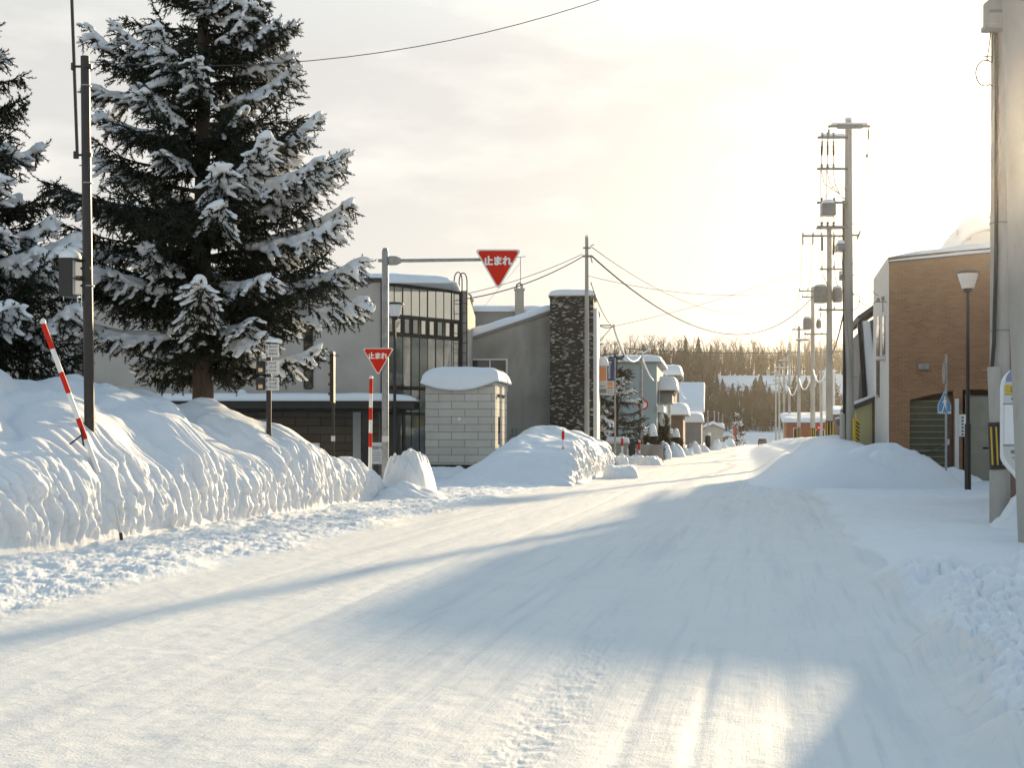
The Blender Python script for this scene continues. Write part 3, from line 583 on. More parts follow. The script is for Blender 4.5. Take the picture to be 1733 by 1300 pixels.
# glass front between (0,0) and (2.75,3)
fr = thing('glass_front', (.0, 0, 0), None, None, rz=math.atan2(3.0, 2.75)); fr.parent = h
W = math.hypot(2.75, 3.0); NP = 9
def panes(z0, z1, nm, m, setback=.03):
    b = MB()
    for k in range(NP):
        x0 = .18 + (W - .3) * k / NP; x1 = .18 + (W - .3) * (k + 1) / NP; t = .010 * math.sin(k * 2.1 + z0); 
        b.add([(x0 + .012, -.03 - t, z0), (x1 - .012, -.03 + t, z0), (x1 - .012, -.03 + t * .6, z1), (x0 + .012, -.03 - t * .6, z1)], [(0, 1, 2, 3)])
    return part(b, nm, m, fr)
b = MB(); b.box(0.02, W, -.02, .05, -.2, 7.0); part(b, 'backing', 'bronze', fr)
panes(5.86, 6.86, 'upper_glass', 'mirror'); panes(5.18, 5.74, 'vent_glass', 'mirror'); panes(3.26, 5.06, 'middle_glass', 'hallglass'); panes(2.3, 3.12, 'lower_glass', 'hallglass'); panes(.1, 2.2, 'ground_glass', 'hallglass')
b = MB()
for k in range(NP + 1):
    x = .18 + (W - .3) * k / NP; b.box(x - .013, x + .013, -.046, -.021, -.2, 6.95)
for z in (6.93, 5.80, 5.12, 3.19, 2.25): b.box(.03, W - .02, -.055, -.022, z - .03, z + .03)
b.box(-.05, .1, -.12, -.021, -.2, 7.0); part(b, 'mullion', 'bronze', fr)
b = MB()
for k in range(NP):                                          # small opening lights with their own frames
    x0 = .18 + (W - .3) * k / NP + .05; x1 = .18 + (W - .3) * (k + 1) / NP - .05
    for q in ((x0, x0 + .03), (x1 - .03, x1)): b.box(q[0], q[1], -.06, -.033, 5.17, 5.75)
    b.box(x0 + .031, x1 - .031, -.068, -.033, 5.17, 5.21); b.box(x0 + .031, x1 - .031, -.068, -.033, 5.71, 5.75)
part(b, 'vent_frame', 'bronze', fr)
b = MB(); b.box(W - .01, W + .24, -.10, .1, -.2, 6.85); part(b, 'pilaster', 'greywall2', fr)
# slit windows on the pale wall
for x in (522, 399, 274, 134, 40):
    X = (x - 866.5) / FPX * 46 + 4.70; win = part(MB().box(X - .13, X + .13, -.02, .05, 3.2, 5.9), 'slit_window', 'glass', h)
    part(MB().box(X - .17, X - .132, -.04, .02, 3.16, 5.94).box(X + .132, X + .17, -.04, .02, 3.16, 5.94).box(X - .131, X + .131, -.04, .02, 3.12, 3.18), 'frame', 'darkmetal', win)
# entrance under the canopy
b = MB(); b.box(-12, -.1, -.07, -.003, -.2, 2.45); part(b, 'entrance_wall', 'block_dark', h)
b = MB(); b.box(-10.5, -5.6, -.10, -.071, .1, 2.3); d = part(b, 'entrance_door', 'glass', h)
b = MB()
for x in (-10.5, -9.3, -8.1, -6.9, -5.65): b.box(x - .03, x + .05, -.14, -.101, .1, 2.36)
b.box(-10.45, -5.7, -.137, -.101, 2.2, 2.34); part(b, 'frame', 'darkmetal', d)
b = MB(); b.box(-1.0, -.72, -.13, -.071, 0, 2.4); part(b, 'white_panel', 'offwhite', h)
cnp = part(MB().box(-10.6, 1.36, -2.3, -.12, 2.36, 2.66).box(-10.2, .9, -2.0, -.12, 2.29, 2.36), 'canopy', 'darkmetal', h, bevel=.02)
slab('canopy_snow', -10.7, 1.4, -2.35, -.15, .26, h, lambda x, y: 2.66 + 0 * x, seed=4, over=.06, lump=.12, nx=110, ny=24, p=9, sag=.03)
for x in (-9.6, -4.9, -.35): part(MB().box(x - .09, x + .09, -1.9, -1.72, -.2, 2.29), 'column', 'darkmetal', h)
cap_on('snow_lump', px(412, 0, 46).x + 4.70, -.22, 3.0 - .1, .16, .12, .2, h)
# ladder with hooped handrails
LX, LY = px(786, 0, 48.7).x + 4.70, 2.68
b = MB()
for dx, dy in ((-.09, 0), (.09, .22)):
    pts = [(LX + dx, LY + dy, .4), (LX + dx, LY + dy, 7.35)] + [(LX + dx - .15 + .15 * math.cos(a), LY + dy, 7.35 + .2 * math.sin(a) * 1.6) for a in np.linspace(.1, math.pi, 8)] + [(LX + dx - .3, LY + dy, 7.05)]
    b.tube(pts, .022, 6)
for k in range(17): z = .8 + k * .38; b.tube([(LX - .09, LY, z), (LX + .09, LY + .22, z)], .016, 5)
for z in (2.2, 3.7, 5.2, 6.6): b.tube([(LX - .09, LY, z), (LX - .4, LY + .1, z)], .018, 5)
part(b, 'ladder', 'darkmetal', h, 40)

a = thing('stone_annex', (-2.98, 44, 0), 'small pale stone-block annex with an overhanging snow cap', 'building', rz=R(-8))
part(MB().prismz([(0, 0), (2.43, 0), (2.43, 2.8), (0, 2.8)], .45, 3.28), 'wall', 'block', a)
part(MB().box(.12, 2.3, .12, 2.7, -.2, .45), 'plinth', 'darkmetal', a)
part(MB().box(-.02, 2.46, -.03, 2.82, 3.281, 3.36), 'parapet', 'greywall2', a)
slab('roof_snow', -.02, 2.46, -.05, 2.8, .48, a, lambda x, y: 3.355 - .30 * np.clip(1 - (y + .17) / .35, 0, 1) * np.clip(1 - ((x - 1.1) / 1.35) ** 2, 0, 1), seed=8, over=.13, lump=.22, nx=60, ny=60, p=6)
part(MB().tube([(1.2, -.001, 2.02), (1.2, -.06, 2.02)], [.07, .06], 16), 'round_lamp', 'lampglass', a, 40)
part(MB().box(2.425, 2.445, .7, 1.0, 1.15, 2.1), 'slot_window', 'glass', a)
for y_ in (.55, 1.5): part(MB().lathe([(.01, 0), (.05, .02), (.07, .12), (.01, .14)], (2.49, y_, 2.75), 10), 'wall_lamp', 'steel', a, 40)

g = thing('grey_shop', (0, 56, 0), 'grey rendered building with a sloping snow-covered roof and one white-framed window', 'building')
zr = lambda x, y: 5.76 + (x + 1.86) * .334 + 0 * y
part(MB().prism([(-4.5, -.3), (1.75, -.3), (1.75, zr(1.75, 0)), (-4.5, zr(-4.5, 0))], 0, 12), 'wall', 'greywall', g)
slab('roof_snow', -4.5, 1.8, 0, 12, .42, g, lambda x, y: zr(x, y) + .02, seed=12, over=.1, lump=.2, nx=60, ny=40)
part(MB().prism([(-4.5, zr(-4.5, 0) - .16), (1.74, zr(1.74, 0) - .16), (1.74, zr(1.74, 0) + .02), (-4.5, zr(-4.5, 0) + .02)], -.08, -.003), 'fascia', 'steel', g)
win = part(MB().box(-1.72, -.27, -.015, .05, 3.42, 4.74), 'window', 'glass', g)
part(MB().box(-1.80, -1.72, -.05, .02, 3.36, 4.80).box(-.27, -.19, -.05, .02, 3.36, 4.80).box(-1.719, -.271, -.05, .02, 4.74, 4.80).box(-1.719, -.271, -.05, .02, 3.36, 3.42).box(-.99, -.94, -.045, .02, 3.421, 4.739), 'frame', 'white', win)
part(MB().box(.02, .22, -.12, -.003, 1.35, 1.75), 'meter_box', 'greywall2', g, bevel=.02)
part(MB().box(.35, .4, -.03, -.003, .2, 1.3), 'conduit', 'steel', g)

t = thing('stone_tower', (1.63, 55, 0), 'dark tower clad in dashed slate-like stones beside the concrete pole', 'building', rz=R(-5))
def stonemat():
    m = bpy.data.materials.new('slate_cladding'); m.use_nodes = True; n = m.node_tree.nodes; l = m.node_tree.links.new; b_ = P(m)
    tc_ = n.new('ShaderNodeTexCoord'); mp_ = n.new('ShaderNodeMapping'); mp_.inputs['Scale'].default_value = (6.5, 6.5, 15)
    l(tc_.outputs['Object'], mp_.inputs['Vector']); v = n.new('ShaderNodeTexVoronoi'); v.inputs['Scale'].default_value = 1; l(mp_.outputs[0], v.inputs['Vector'])
    sp = n.new('ShaderNodeSeparateColor'); l(v.outputs['Color'], sp.inputs[0])
    r = n.new('ShaderNodeValToRGB'); r.color_ramp.interpolation = 'CONSTANT'; e = r.color_ramp.elements; e[0].color = (.040, .035, .026, 1); e[1].position = .40; e[1].color = (.058, .050, .038, 1)
    q = e.new(.80); q.color = (.11, .10, .08, 1); q = e.new(.87); q.color = (.34, .32, .27, 1)
    l(sp.outputs[0], r.inputs[0]); l(r.outputs[0], b_.inputs['Base Color']); b_.inputs['Roughness'].default_value = .9
    bb = n.new('ShaderNodeBump'); bb.inputs['Strength'].default_value = .8; bb.inputs['Distance'].default_value = .05; l(sp.outputs[1], bb.inputs['Height']); l(bb.outputs[0], b_.inputs['Normal'])
    return m
M['slate'] = stonemat()
part(MB().box(0, 1.86, 0, 2.6, -.3, 7.42), 'wall', 'slate', t)
rng_ = random.Random(4); b = MB()                              # ledge stones standing proud of the cladding
for k in range(230):
    x_, z_ = rng_.uniform(.03, 1.72), rng_.uniform(.6, 7.3); w_ = rng_.uniform(.07, .16); b.box(x_, x_ + w_, -rng_.uniform(.02, .05), .01, z_, z_ + rng_.uniform(.018, .035))
part(b, 'ledge_stones', 'greywall2', t)
part(MB().box(1.862, 2.02, .02, 6, -.3, 6.9), 'shop_front', 'offwhite', t)
part(MB().box(-.04, 1.9, -.04, 2.64, 7.42, 7.5), 'coping', 'steel', t)
slab('roof_snow', 0, 1.9, 0, 2.6, .26, t, lambda x, y: 7.5 + 0 * x, seed=14, over=.08, lump=.15)

k_ = thing('concrete_building', (-.2, 72, 0), 'grey concrete building with chimneys behind the sloping roof', 'building')
part(MB().box(-4.2, 2.2, 0, 9, -.3, 8.45), 'wall', 'greywall2', k_)
slab('roof_snow', -4.2, 2.2, 0, 9, .4, k_, lambda x, y: 8.45 + 0 * x, seed=15)
def chimney(x, w_, z1, y_, nm='chimney'):
    c = part(MB().box(x - w_, x + w_, y_, y_ + 2 * w_, 5, z1).box(x - w_ - .05, x + w_ + .05, y_ - .05, y_ + 2 * w_ + .05, z1, z1 + .1), nm, 'greywall', k_)
    part(MB().tube([(x - w_ * .8 + .05, y_ + w_, z1 + .1), (x - w_ * .6, y_ + w_, z1 + .32), (x, y_ + w_, z1 + .42), (x + w_ * .6, y_ + w_, z1 + .32), (x + w_ * .8 - .05, y_ + w_, z1 + .1)], .05, 6), 'cowl', 'steel', c)
X_ = lambda x, Y, o=0: (x - 866.5) / FPX * Y - o
chimney(X_(879, 71.5, -.2) , .25, 9.55, -.6); chimney(X_(792, 71.5, -.2), .27, 8.95, -.6)
x_ = X_(881, 71, -.2); part(MB().tube([(x_, -.4, 9.5), (x_, -.4, 11.4)], .02, 5).tube([(x_ - .5, -.4, 11.38), (x_ + .3, -.4, 11.45)], .018, 5).tube([(x_ - .25, -.7, 11.25), (x_ - .25, 0, 11.25)], .015, 4).tube([(x_, -.4, 11.1), (x_ - 2.0, -.4, 8.7)], .008, 4), 'aerial', 'steel', k_)

# ------------------------------------------------------------------ left street houses
def house(name, loc, rz, W_, D, H_, label, m, roof='flat', snow_h=.5, over=.4, pitch=.5, windows=(), group='houses along the left street', roofm='steel', extra=None):
    r = thing(name, loc, label, 'house', group, rz)
    if roof == 'flat':
        part(MB().box(0, W_, 0, D, -.4, H_), 'wall', m, r); part(MB().box(-over, W_ + over, -over, D + over, H_, H_ + .12), 'roof', roofm, r)
        slab('roof_snow', -over, W_ + over, -over, D + over, snow_h, r, lambda x, y: H_ + .12 + 0 * x, seed=int(W_ * 10), over=.08)
    elif roof == 'mono':                         # slope facing the viewer
        zz = lambda x, y: H_ + pitch * (y + over)
        b = MB(); b.add([(0, 0, -.4), (W_, 0, -.4), (W_, D, -.4), (0, D, -.4), (0, 0, zz(0, 0)), (W_, 0, zz(0, 0)), (W_, D, zz(0, D)), (0, D, zz(0, D))], [(3, 2, 1, 0), (4, 5, 6, 7), (0, 1, 5, 4), (1, 2, 6, 5), (2, 3, 7, 6), (3, 0, 4, 7)]); part(b, 'wall', m, r)
        b = MB(); b.add([(-over, -over, zz(0, -over) + .01), (W_ + over, -over, zz(0, -over) + .01), (W_ + over, D, zz(0, D) + .01), (-over, D, zz(0, D) + .01), (-over, -over, zz(0, -over) + .14), (W_ + over, -over, zz(0, -over) + .14), (W_ + over, D, zz(0, D) + .14), (-over, D, zz(0, D) + .14)], [(3, 2, 1, 0), (4, 5, 6, 7), (0, 1, 5, 4), (1, 2, 6, 5), (2, 3, 7, 6), (3, 0, 4, 7)]); part(b, 'roof', roofm, r)
        slab('roof_snow', -over, W_ + over, -over, D, snow_h, r, lambda x, y: zz(x, y) + .14, seed=int(W_ * 7), over=.06)
    else:                                        # gable end facing the viewer
        zr_ = H_ + pitch * W_ / 2
        part(MB().prism([(0, -.4), (W_, -.4), (W_, H_), (W_ / 2, zr_), (0, H_)], 0, D), 'wall', m, r)
        for s_ in (0, 1):
            b = MB(); e = -over if s_ == 0 else W_ + over; ze = H_ - pitch * over
            b.prism([(e, ze + .01), (W_ / 2, zr_ + .01), (W_ / 2, zr_ + .16), (e, ze + .16)], -over, D + over); rf = part(b, 'roof', roofm, r)
            b = MB(); b.prism([(e, ze + .16), (W_ / 2, zr_ + .16), (W_ / 2, zr_ + .16 + snow_h), (e + (.15 if s_ == 0 else -.15), ze + .12 + snow_h), (e - (.06 if s_ == 0 else -.06), ze + .3)], -over - .05, D + over + .05); part(b, 'snow_cover', 'snow_far', rf, 60, bevel=.06)
    for (x0, x1, z0, z1, fm) in windows:
        q = part(MB().box(x0, x1, -.02, .03, z0, z1), 'window', 'glass', r)
        part(MB().box(x0 - .07, x0, -.05, .02, z0 - .07, z1 + .07).box(x1, x1 + .07, -.05, .02, z0 - .07, z1 + .07).box(x0 + .001, x1 - .001, -.05, .02, z0 - .07, z0).box(x0 + .001, x1 - .001, -.05, .02, z1, z1 + .07).box((x0 + x1) / 2 - .025, (x0 + x1) / 2 + .025, -.045, .02, z0 + .001, z1 - .001), 'frame', fm, q)
    return r
M['teal'] = mat('pale_teal_siding', (.30, .36, .37), .8, var=.05, scale=2, bump=.4, bscale=5, stretch=(.01, .01, 5))
M['brownwall'] = mat('brown_siding', (.16, .10, .07), .85, var=.15)
M['beigewall'] = mat('beige_siding', (.46, .42, .35), .85, var=.08)
M['greysiding'] = mat('grey_siding', (.22, .215, .21), .85, var=.1)
M['redwall'] = mat('red_brown_siding', (.30, .10, .05), .8, var=.1)
M['yellowwall'] = mat('pale_yellow_corrugated', (.55, .50, .27), .7, var=.05, bump=.0)
M['limewall'] = mat('lime_wall', (.45, .46, .12), .8, var=.06)
M['roofmetal'] = mat('dark_roof_metal', (.07, .07, .07), .5, .3)
def at0(x, Y, z=0): p = px(x, 735, Y); return (p.x, Y, z)
hb = house('blue_house', at0(1012, 82), R(-9), 3.75, 10, 6.05, 'pale blue two-storey house with a flat snow roof behind the pine', 'teal', 'flat', .45, .25)
part(MB().box(3.751, 3.80, .8, 1.9, 3.3, 4.9), 'window', 'glass', hb)
part(MB().box(3.755, 4.2, -.2, 4, 2.9, 3.3), 'side_eave', 'offwhite', hb)
po = thing('porch_roof', at0(1107, 86), 'snow-capped grey porch with a dark eave beside the blue house', 'porch', rz=R(-9))
part(MB().box(.05, 1.2, 0, 5, 3.6, 4.25), 'eave', 'greysiding', po); part(MB().box(0, .3, .4, .7, -.3, 3.6).box(.9, 1.1, .4, .7, -.3, 3.6), 'post', 'offwhite', po); part(MB().box(-.1, 1.35, -.2, 5.1, 4.25, 4.5), 'roof', 'roofmetal', po)
slab('roof_snow', -.15, 1.4, -.25, 5.1, .9, po, lambda x, y: 4.5 + 0 * x, seed=31, over=.15)
house('brown_house', at0(1111, 97), R(-9), 2.0, 7, 2.9, 'low brown house under a thick snow slab left of the street poles', 'brownwall', 'flat', .9, .35)
house('dark_eaved_house', at0(1116, 108), R(-9), 1.3, 6, 6.4, 'narrow house with dark gable eaves rising behind the porch', 'brownwall', 'flat', .9, .5)
house('snow_roofed_house', at0(1142, 124), R(-9), 2.6, 5, 3.55, 'house with a broad snow-covered roof slope facing the street', 'greysiding', 'mono', .35, .2, .55)
house('garage_house', at0(1151, 116), R(-9), 1.9, 5, 2.5, 'grey garage with a rounded snow roof and beige lower wall', 'greysiding', 'flat', .85, .15)
house('beige_house', at0(1190, 178), R(-9), 2.7, 8, 2.2, 'beige gabled house far down the left street', 'beigewall', 'gable', .45, .3, .4)
house('far_beige_house', at0(1196, 195), R(-9), 2.4, 8, 2.6, 'pale flat-roofed house behind the beige gable', 'beigewall', 'flat', .5, .2)
house('far_shed', at0(1222, 200), R(-9), 1.7, 6, .8, 'tiny grey shed with a snowy roof at the far end of the left side', 'greysiding', 'gable', .4, .2, .3)
wl = thing('garden_wall', at0(1029, 67), 'low concrete garden wall capped with snow under the pine', 'wall', rz=R(-4))
part(MB().box(0, 1.0, 0, .3, -.2, 1.05).box(1.5, 2.9, .3, .6, -.2, .95), 'wall', 'greywall', wl); slab('snow_cap', 0, 1.0, 0, .3, .28, wl, lambda x, y: 1.05 + 0 * x, seed=41); 
part(MB().box(1.08, 1.42, .05, .3, -.2, 1.1), 'gate_pillar', 'darkmetal', wl)
bush('hedge', at0(1100, 74), .75, .8, 1.9, 'brown clipped hedge with snow on top beside the round sign', 51)
bush('hedge', at0(1140, 92), .6, .8, 1.7, 'small brown hedge behind the third street pole', 52)
bush('hedge', at0(1122, 84), .5, .7, 2.9, 'tall thin reddish shrub against the low brown house', 53)
bp = thing('dark_post_box', at0(1198, 128), 'stout black cylinder post by the far snow lumps', 'post')
part(MB().lathe([(.28, -.2), (.28, 1.1), (.2, 1.4), (.01, 1.5)], n=14), 'body', 'black', bp, 40); cap_on('snow_cap', 0, 0, 1.36, .3, .3, .3, bp)

# roadside name boards on their own poles
sg = thing('shop_sign', at0(1017, 60), 'orange and white box sign with a snow cap behind the thin bracket pole', 'sign')
part(MB().box(-.29, .29, -.09, .09, 3.35, 4.72), 'box', 'offwhite', sg, bevel=.015); part(MB().box(-.24, .24, -.095, -.0905, 4.0, 4.65), 'orange_panel', 'orange', sg)
part(MB().box(-.25, .25, -.095, -.0905, 3.42, 3.62).box(-.2, .2, -.095, -.0905, 3.72, 3.76), 'lower_panel', 'greysiding', sg); cap_on('snow_cap', 0, 0, 4.72, .34, .16, .42, sg); part(MB().box(-.3, -.24, -.04, .04, -.2, 3.4), 'pole', 'steel', sg)
sg = thing('shop_sign', at0(1041, 62), 'navy blue vertical sign with white lettering and a small orange panel below', 'sign')
part(MB().tube([(0, 0, -.2), (0, 0, 5.2)], .045, 8), 'pole', 'galv', sg, 40); part(MB().tube([(0, 0, 5.15), (-.5, 0, 5.15)], .025, 6), 'bracket', 'galv', sg, 40)
part(MB().box(-.47, -.06, -.04, .04, 4.08, 5.12), 'blue_panel', 'navy', sg); text('lettering', 'Panasonic', 'white', sg, .22, (-.27, -.045, 4.60), (R(90), R(90), 0))
part(MB().box(-.45, -.06, -.035, .035, 3.38, 4.06), 'white_panel', 'offwhite', sg); part(MB().box(-.42, -.12, -.042, -.0355, 3.82, 4.02), 'orange_panel', 'orange', sg)
part(MB().box(-.42, -.1, -.042, -.0355, 3.7, 3.76).box(-.42, -.1, -.042, -.0355, 3.58, 3.62).box(-.42, -.1, -.042, -.0355, 3.46, 3.50), 'text_lines', 'greysiding', sg)
def ringsign(x, y, r_, Y, pole_x, label):
    c = px(x, y, Y); g_ = thing('round_sign', (pole_x, Y + .12, 0), label, 'road sign'); n = 24
    b = MB(); b.tube([(c.x - pole_x, -.14, c.z), (c.x - pole_x, -.11, c.z)], r_, n); part(b, 'plate', 'white', g_, 40)
    vs = []; fs = []
    for k in range(n):
        a_ = 2 * math.pi * k / n
        for rr in (r_ * .99, r_ * .72): vs.append((c.x - pole_x + rr * math.cos(a_), -.144, c.z + rr * math.sin(a_)))
    for k in range(n): q = (k + 1) % n; fs.append((2 * k, 2 * q, 2 * q + 1, 2 * k + 1))
    part(MB().add(vs, fs), 'red_ring', 'red', g_); part(MB().tube([(0, -.05, -.2), (0, -.05, c.z + r_)], .035, 8), 'post', 'galv', g_, 40)
    return g_
q_ = ringsign(1088, 685, .30, 70, px(1086, 0, 70).x, 'round white traffic sign with a red ring on the left street')

# ------------------------------------------------------------------ stop sign on its arm, markers, signals, guide post
def tri(w_, rr, y0, y1, m, nm, parent, cx, cz):
    """rounded triangle, point down, top edge of length w_ centred at (cx, cz=top edge)"""
    hh = w_ * math.sqrt(3) / 2; cs = [(cx - w_ / 2, cz), (cx + w_ / 2, cz), (cx, cz - hh)]; poly = []
    cen = (cx, cz - hh / 3)
    for i, (x, z) in enumerate(cs):
        d = math.hypot(x - cen[0], z - cen[1]); ccx = x + (cen[0] - x) * (2 * rr) / d; ccz = z + (cen[1] - z) * (2 * rr) / d; a0 = math.atan2(z - cen[1], x - cen[0])
        for a_ in np.linspace(a0 + R(60), a0 - R(60), 7): poly.append((ccx + rr * math.cos(a_), ccz + rr * math.sin(a_)))
    return part(MB().prism(poly, y0, y1), nm, m, parent)
SY = 32.0; p = px(652, 735, SY); st = thing('stop_sign_pole', (p.x, SY, 0), 'grey steel pole carrying two red triangular Japanese stop signs, one out on an arm', 'road sign')
zt = px(0, 420, SY).z
part(MB().tube([(0, 0, -.2), (0, 0, zt - .08), (0, 0, zt)], [.086, .084, .06], 16), 'pole', 'galv', st, 40)
za = px(0, 441, SY).z
part(MB().tube([(-.18, 0, za), (.6, 0, za), (2.3, -.02, za + .02), (2.75, -.02, za + .03)], [.04, .045, .04, .035], 10), 'arm', 'galv', st, 40)
part(MB().prism([(.085, -.11), (.27, -.11), (.40, -.05), (.40, .05), (.27, .11), (.085, .11)], -.06, .06), 'bracket', 'galv', st, bevel=.01).location = (0, 0, za)
def stopsign(cx, cz, w_, nm):
    s_ = tri(w_, .05 * w_, -.16, -.14, 'steel', nm, st, cx, cz); s_['label'] = 'large red overhead triangle lettered in white' if w_ > 1 else 'smaller red triangle low on the pole'
    tri(w_ * .985, .05 * w_, -.164, -.161, 'white', 'white_border', s_, cx, cz - .005 * w_); tri(w_ * .90, .04 * w_, -.168, -.165, 'red', 'red_field', s_, cx, cz - .030 * w_)
    text('lettering', '止まれ', 'white', s_, .205 * w_, (cx - .01 * w_, -.170, cz - .26 * w_), bold=.010 * w_, spacing=.97)
    part(MB().box(cx - .03, cx + .03, -.139, -.03, cz - .5 * w_, cz - .1 * w_), 'clamp', 'galv', s_)
stopsign(px(843, 0, SY - .15).x - p.x, px(0, 422, SY - .15).z, 1.165, 'overhead_sign')
stopsign(px(640, 0, SY - .15).x - p.x, px(0, 589, SY - .15).z, .80, 'lower_sign')
part(MB().tube([(0, 0, px(0, 748, SY).z), (0, 0, px(0, 738, SY).z)], .0875, 16), 'label_band', 'offwhite', st, 40)

def snow_pole(p0, p1, r_, segs, label, kick=False):
    p0, p1 = Vector(p0), Vector(p1); g_ = thing('snow_marker', p0, label, 'snow marker', 'red and white snow markers'); d = p1 - p0
    for f0, f1, c in segs: part(MB().tube([d * (1 - f1), d * (1 - f0)], r_ if c == 'red' else r_ * .97, 10), 'red_band' if c == 'red' else 'white_band', c, g_, 40)
    part(MB().lathe([(r_ * 1.1, 0), (r_ * 1.15, .02), (r_ * .8, .06), (.001, .08)], tuple(d), 10), 'cap', 'white', g_, 60)
    if kick: part(MB().tube([d * .26 + Vector((0, -.05, 0)), d * .26 + Vector((-.16, -.12, -.14))], .012, 5).tube([d * .3 + Vector((0, -.05, 0)), d * .26 + Vector((.03, -.1, -.16))], .012, 5), 'bracket', 'black', g_)
    return g_
snow_pole(px(166, 800, 17.8), px(73, 548, 17.4), .036, [(0, .165, 'red'), (.165, .32, 'white'), (.32, .46, 'red'), (.46, .63, 'white'), (.63, .77, 'red'), (.77, 1, 'white')], 'red and white snow marker leaning out of the long bank', True)
snow_pole(px(626, 800, 31.2), px(628, 641, 31.2), .045, [(0, .16, 'red'), (.16, .31, 'white'), (.31, .44, 'red'), (.44, .58, 'white'), (.58, .73, 'red'), (.73, 1, 'white')], 'upright red and white snow marker beside the grey stop sign pole')
snow_pole(px(953, 800, 39.2), px(953, 730, 39.2), .045, [(0, .2, 'red'), (.2, .4, 'white'), (.4, .75, 'red'), (.75, 1, 'white')], 'short red marker poking out of the broad snow bank')
for x, y0, y1, Y, lb in ((1053, 768, 742, 66, 'small red and white marker against the low garden wall'), (1082, 768, 748, 66, 'small red marker right of the garden wall gate pillar')):
    snow_pole(px(x, y0, Y), px(x, y1, Y), .06, [(0, .5, 'red'), (.5, 1, 'white')] if x < 1060 else [(0, .7, 'red'), (.7, 1, 'white')], lb)
g_ = thing('snow_stick', px(209, 908, 16.9), 'thin pale broken stick stuck in the cut face of the long bank', 'stick')
part(MB().tube([(0, -.1, -.02), (-.12, .02, .42)], [.02, .016], 8), 'shaft', 'offwhite', g_, 40); part(MB().tube([(.006, -.105, -.04), (-.012, -.085, .05)], .023, 8), 'tip', 'bark', g_, 40)

# dark traffic-signal pole with its mast and pedestrian signal
Y = 18.6; pb, ptp = px(154, 790, Y), px(144, 95, Y); tp_ = thing('signal_pole', (pb.x, Y, 0), 'dark brown signal pole with a thin mast rising out of the snow bank', 'signal pole')
v0 = Vector((0, 0, -.2)); v1 = Vector((ptp.x - pb.x, 0, ptp.z)); L_ = lambda f: v0.lerp(v1, f)
part(MB().tube([v0, v1], [.078, .064], 14), 'pole', 'darkmetal', tp_, 40)
m0, m1 = px(131, 268, Y), px(117, -130, Y)
part(MB().tube([Vector((m0.x - pb.x, 0, m0.z)), Vector((m1.x - pb.x, 0, m1.z))], .024, 8), 'mast', 'darkmetal', tp_, 40)
for y in (112, 262):
    a_ = px(128 if y > 200 else 124, y, Y); c_ = px(147, y, Y); part(MB().tube([(a_.x - pb.x, 0, a_.z), (c_.x - pb.x, 0, c_.z)], .018, 6).lathe([(.035, -.05), (.035, .05)], (a_.x - pb.x, 0, a_.z), 8).lathe([(.075, -.03), (.075, .03)], (c_.x - pb.x, 0, c_.z), 12), 'bracket', 'darkmetal', tp_, 40)
for y in (145, 310, 484):
    c_ = px(147 + (y - 95) * .0145 - 2, y, Y); part(MB().lathe([(.0765, -.008), (.0765, .008)], (c_.x - pb.x, 0, c_.z), 12), 'strap', 'galv', tp_, 40)
sz0, sz1 = px(0, 503, Y).z, px(0, 438, Y).z; sg = thing('housing_group', (px(118, 0, Y).x - pb.x, .02, sz0), None, None, rz=R(-3)); sg.parent = tp_; sg.name = 'pedestrian_signal'
Hh = sz1 - sz0
part(MB().box(-.11, .09, -.16, .16, 0, Hh), 'housing', 'darkmetal', sg, bevel=.012)
part(MB().box(.09, .095, -.13, .13, .03, Hh - .03), 'lens', 'lampglass', sg)
for k in (0, 1):
    z0 = .03 + k * (Hh / 2 - .01); b = MB(); b.box(.092, .25, .13, .14, z0, z0 + Hh / 2 - .04).box(.092, .26, -.13, .13, z0 + Hh / 2 - .05, z0 + Hh / 2 - .04); part(b, 'visor', 'darkmetal', sg); part(MB().add([(.10, -.06, z0 + .01), (.235, .02, z0 + .01), (.235, .02, z0 + Hh / 2 - .07), (.10, -.06, z0 + Hh / 2 - .07)], [(0, 1, 2, 3)]), 'glint_plate', 'mirror', sg)  # mirror plates added inside the visors to give the bright glint
cap_on('snow_cap', 0, 0, Hh, .15, .17, .13, sg)
part(MB().tube([(.15, -.1, 0), (.15, -.1, -.09)], [.012, .002], 6).tube([(-.05, -.12, 0), (-.05, -.12, -.06)], [.01, .002], 6).tube([(.2, -.08, .03), (.2, -.08, -.3)], [.008, .002], 6), 'icicle', 'ice', sg, 60)
part(MB().tube([(.05, .02, Hh * .3), (.32, -.05, Hh * .3)], .02, 6).tube([(.05, .02, Hh * .75), (.32, -.05, Hh * .75)], .02, 6), 'bracket', 'darkmetal', sg)

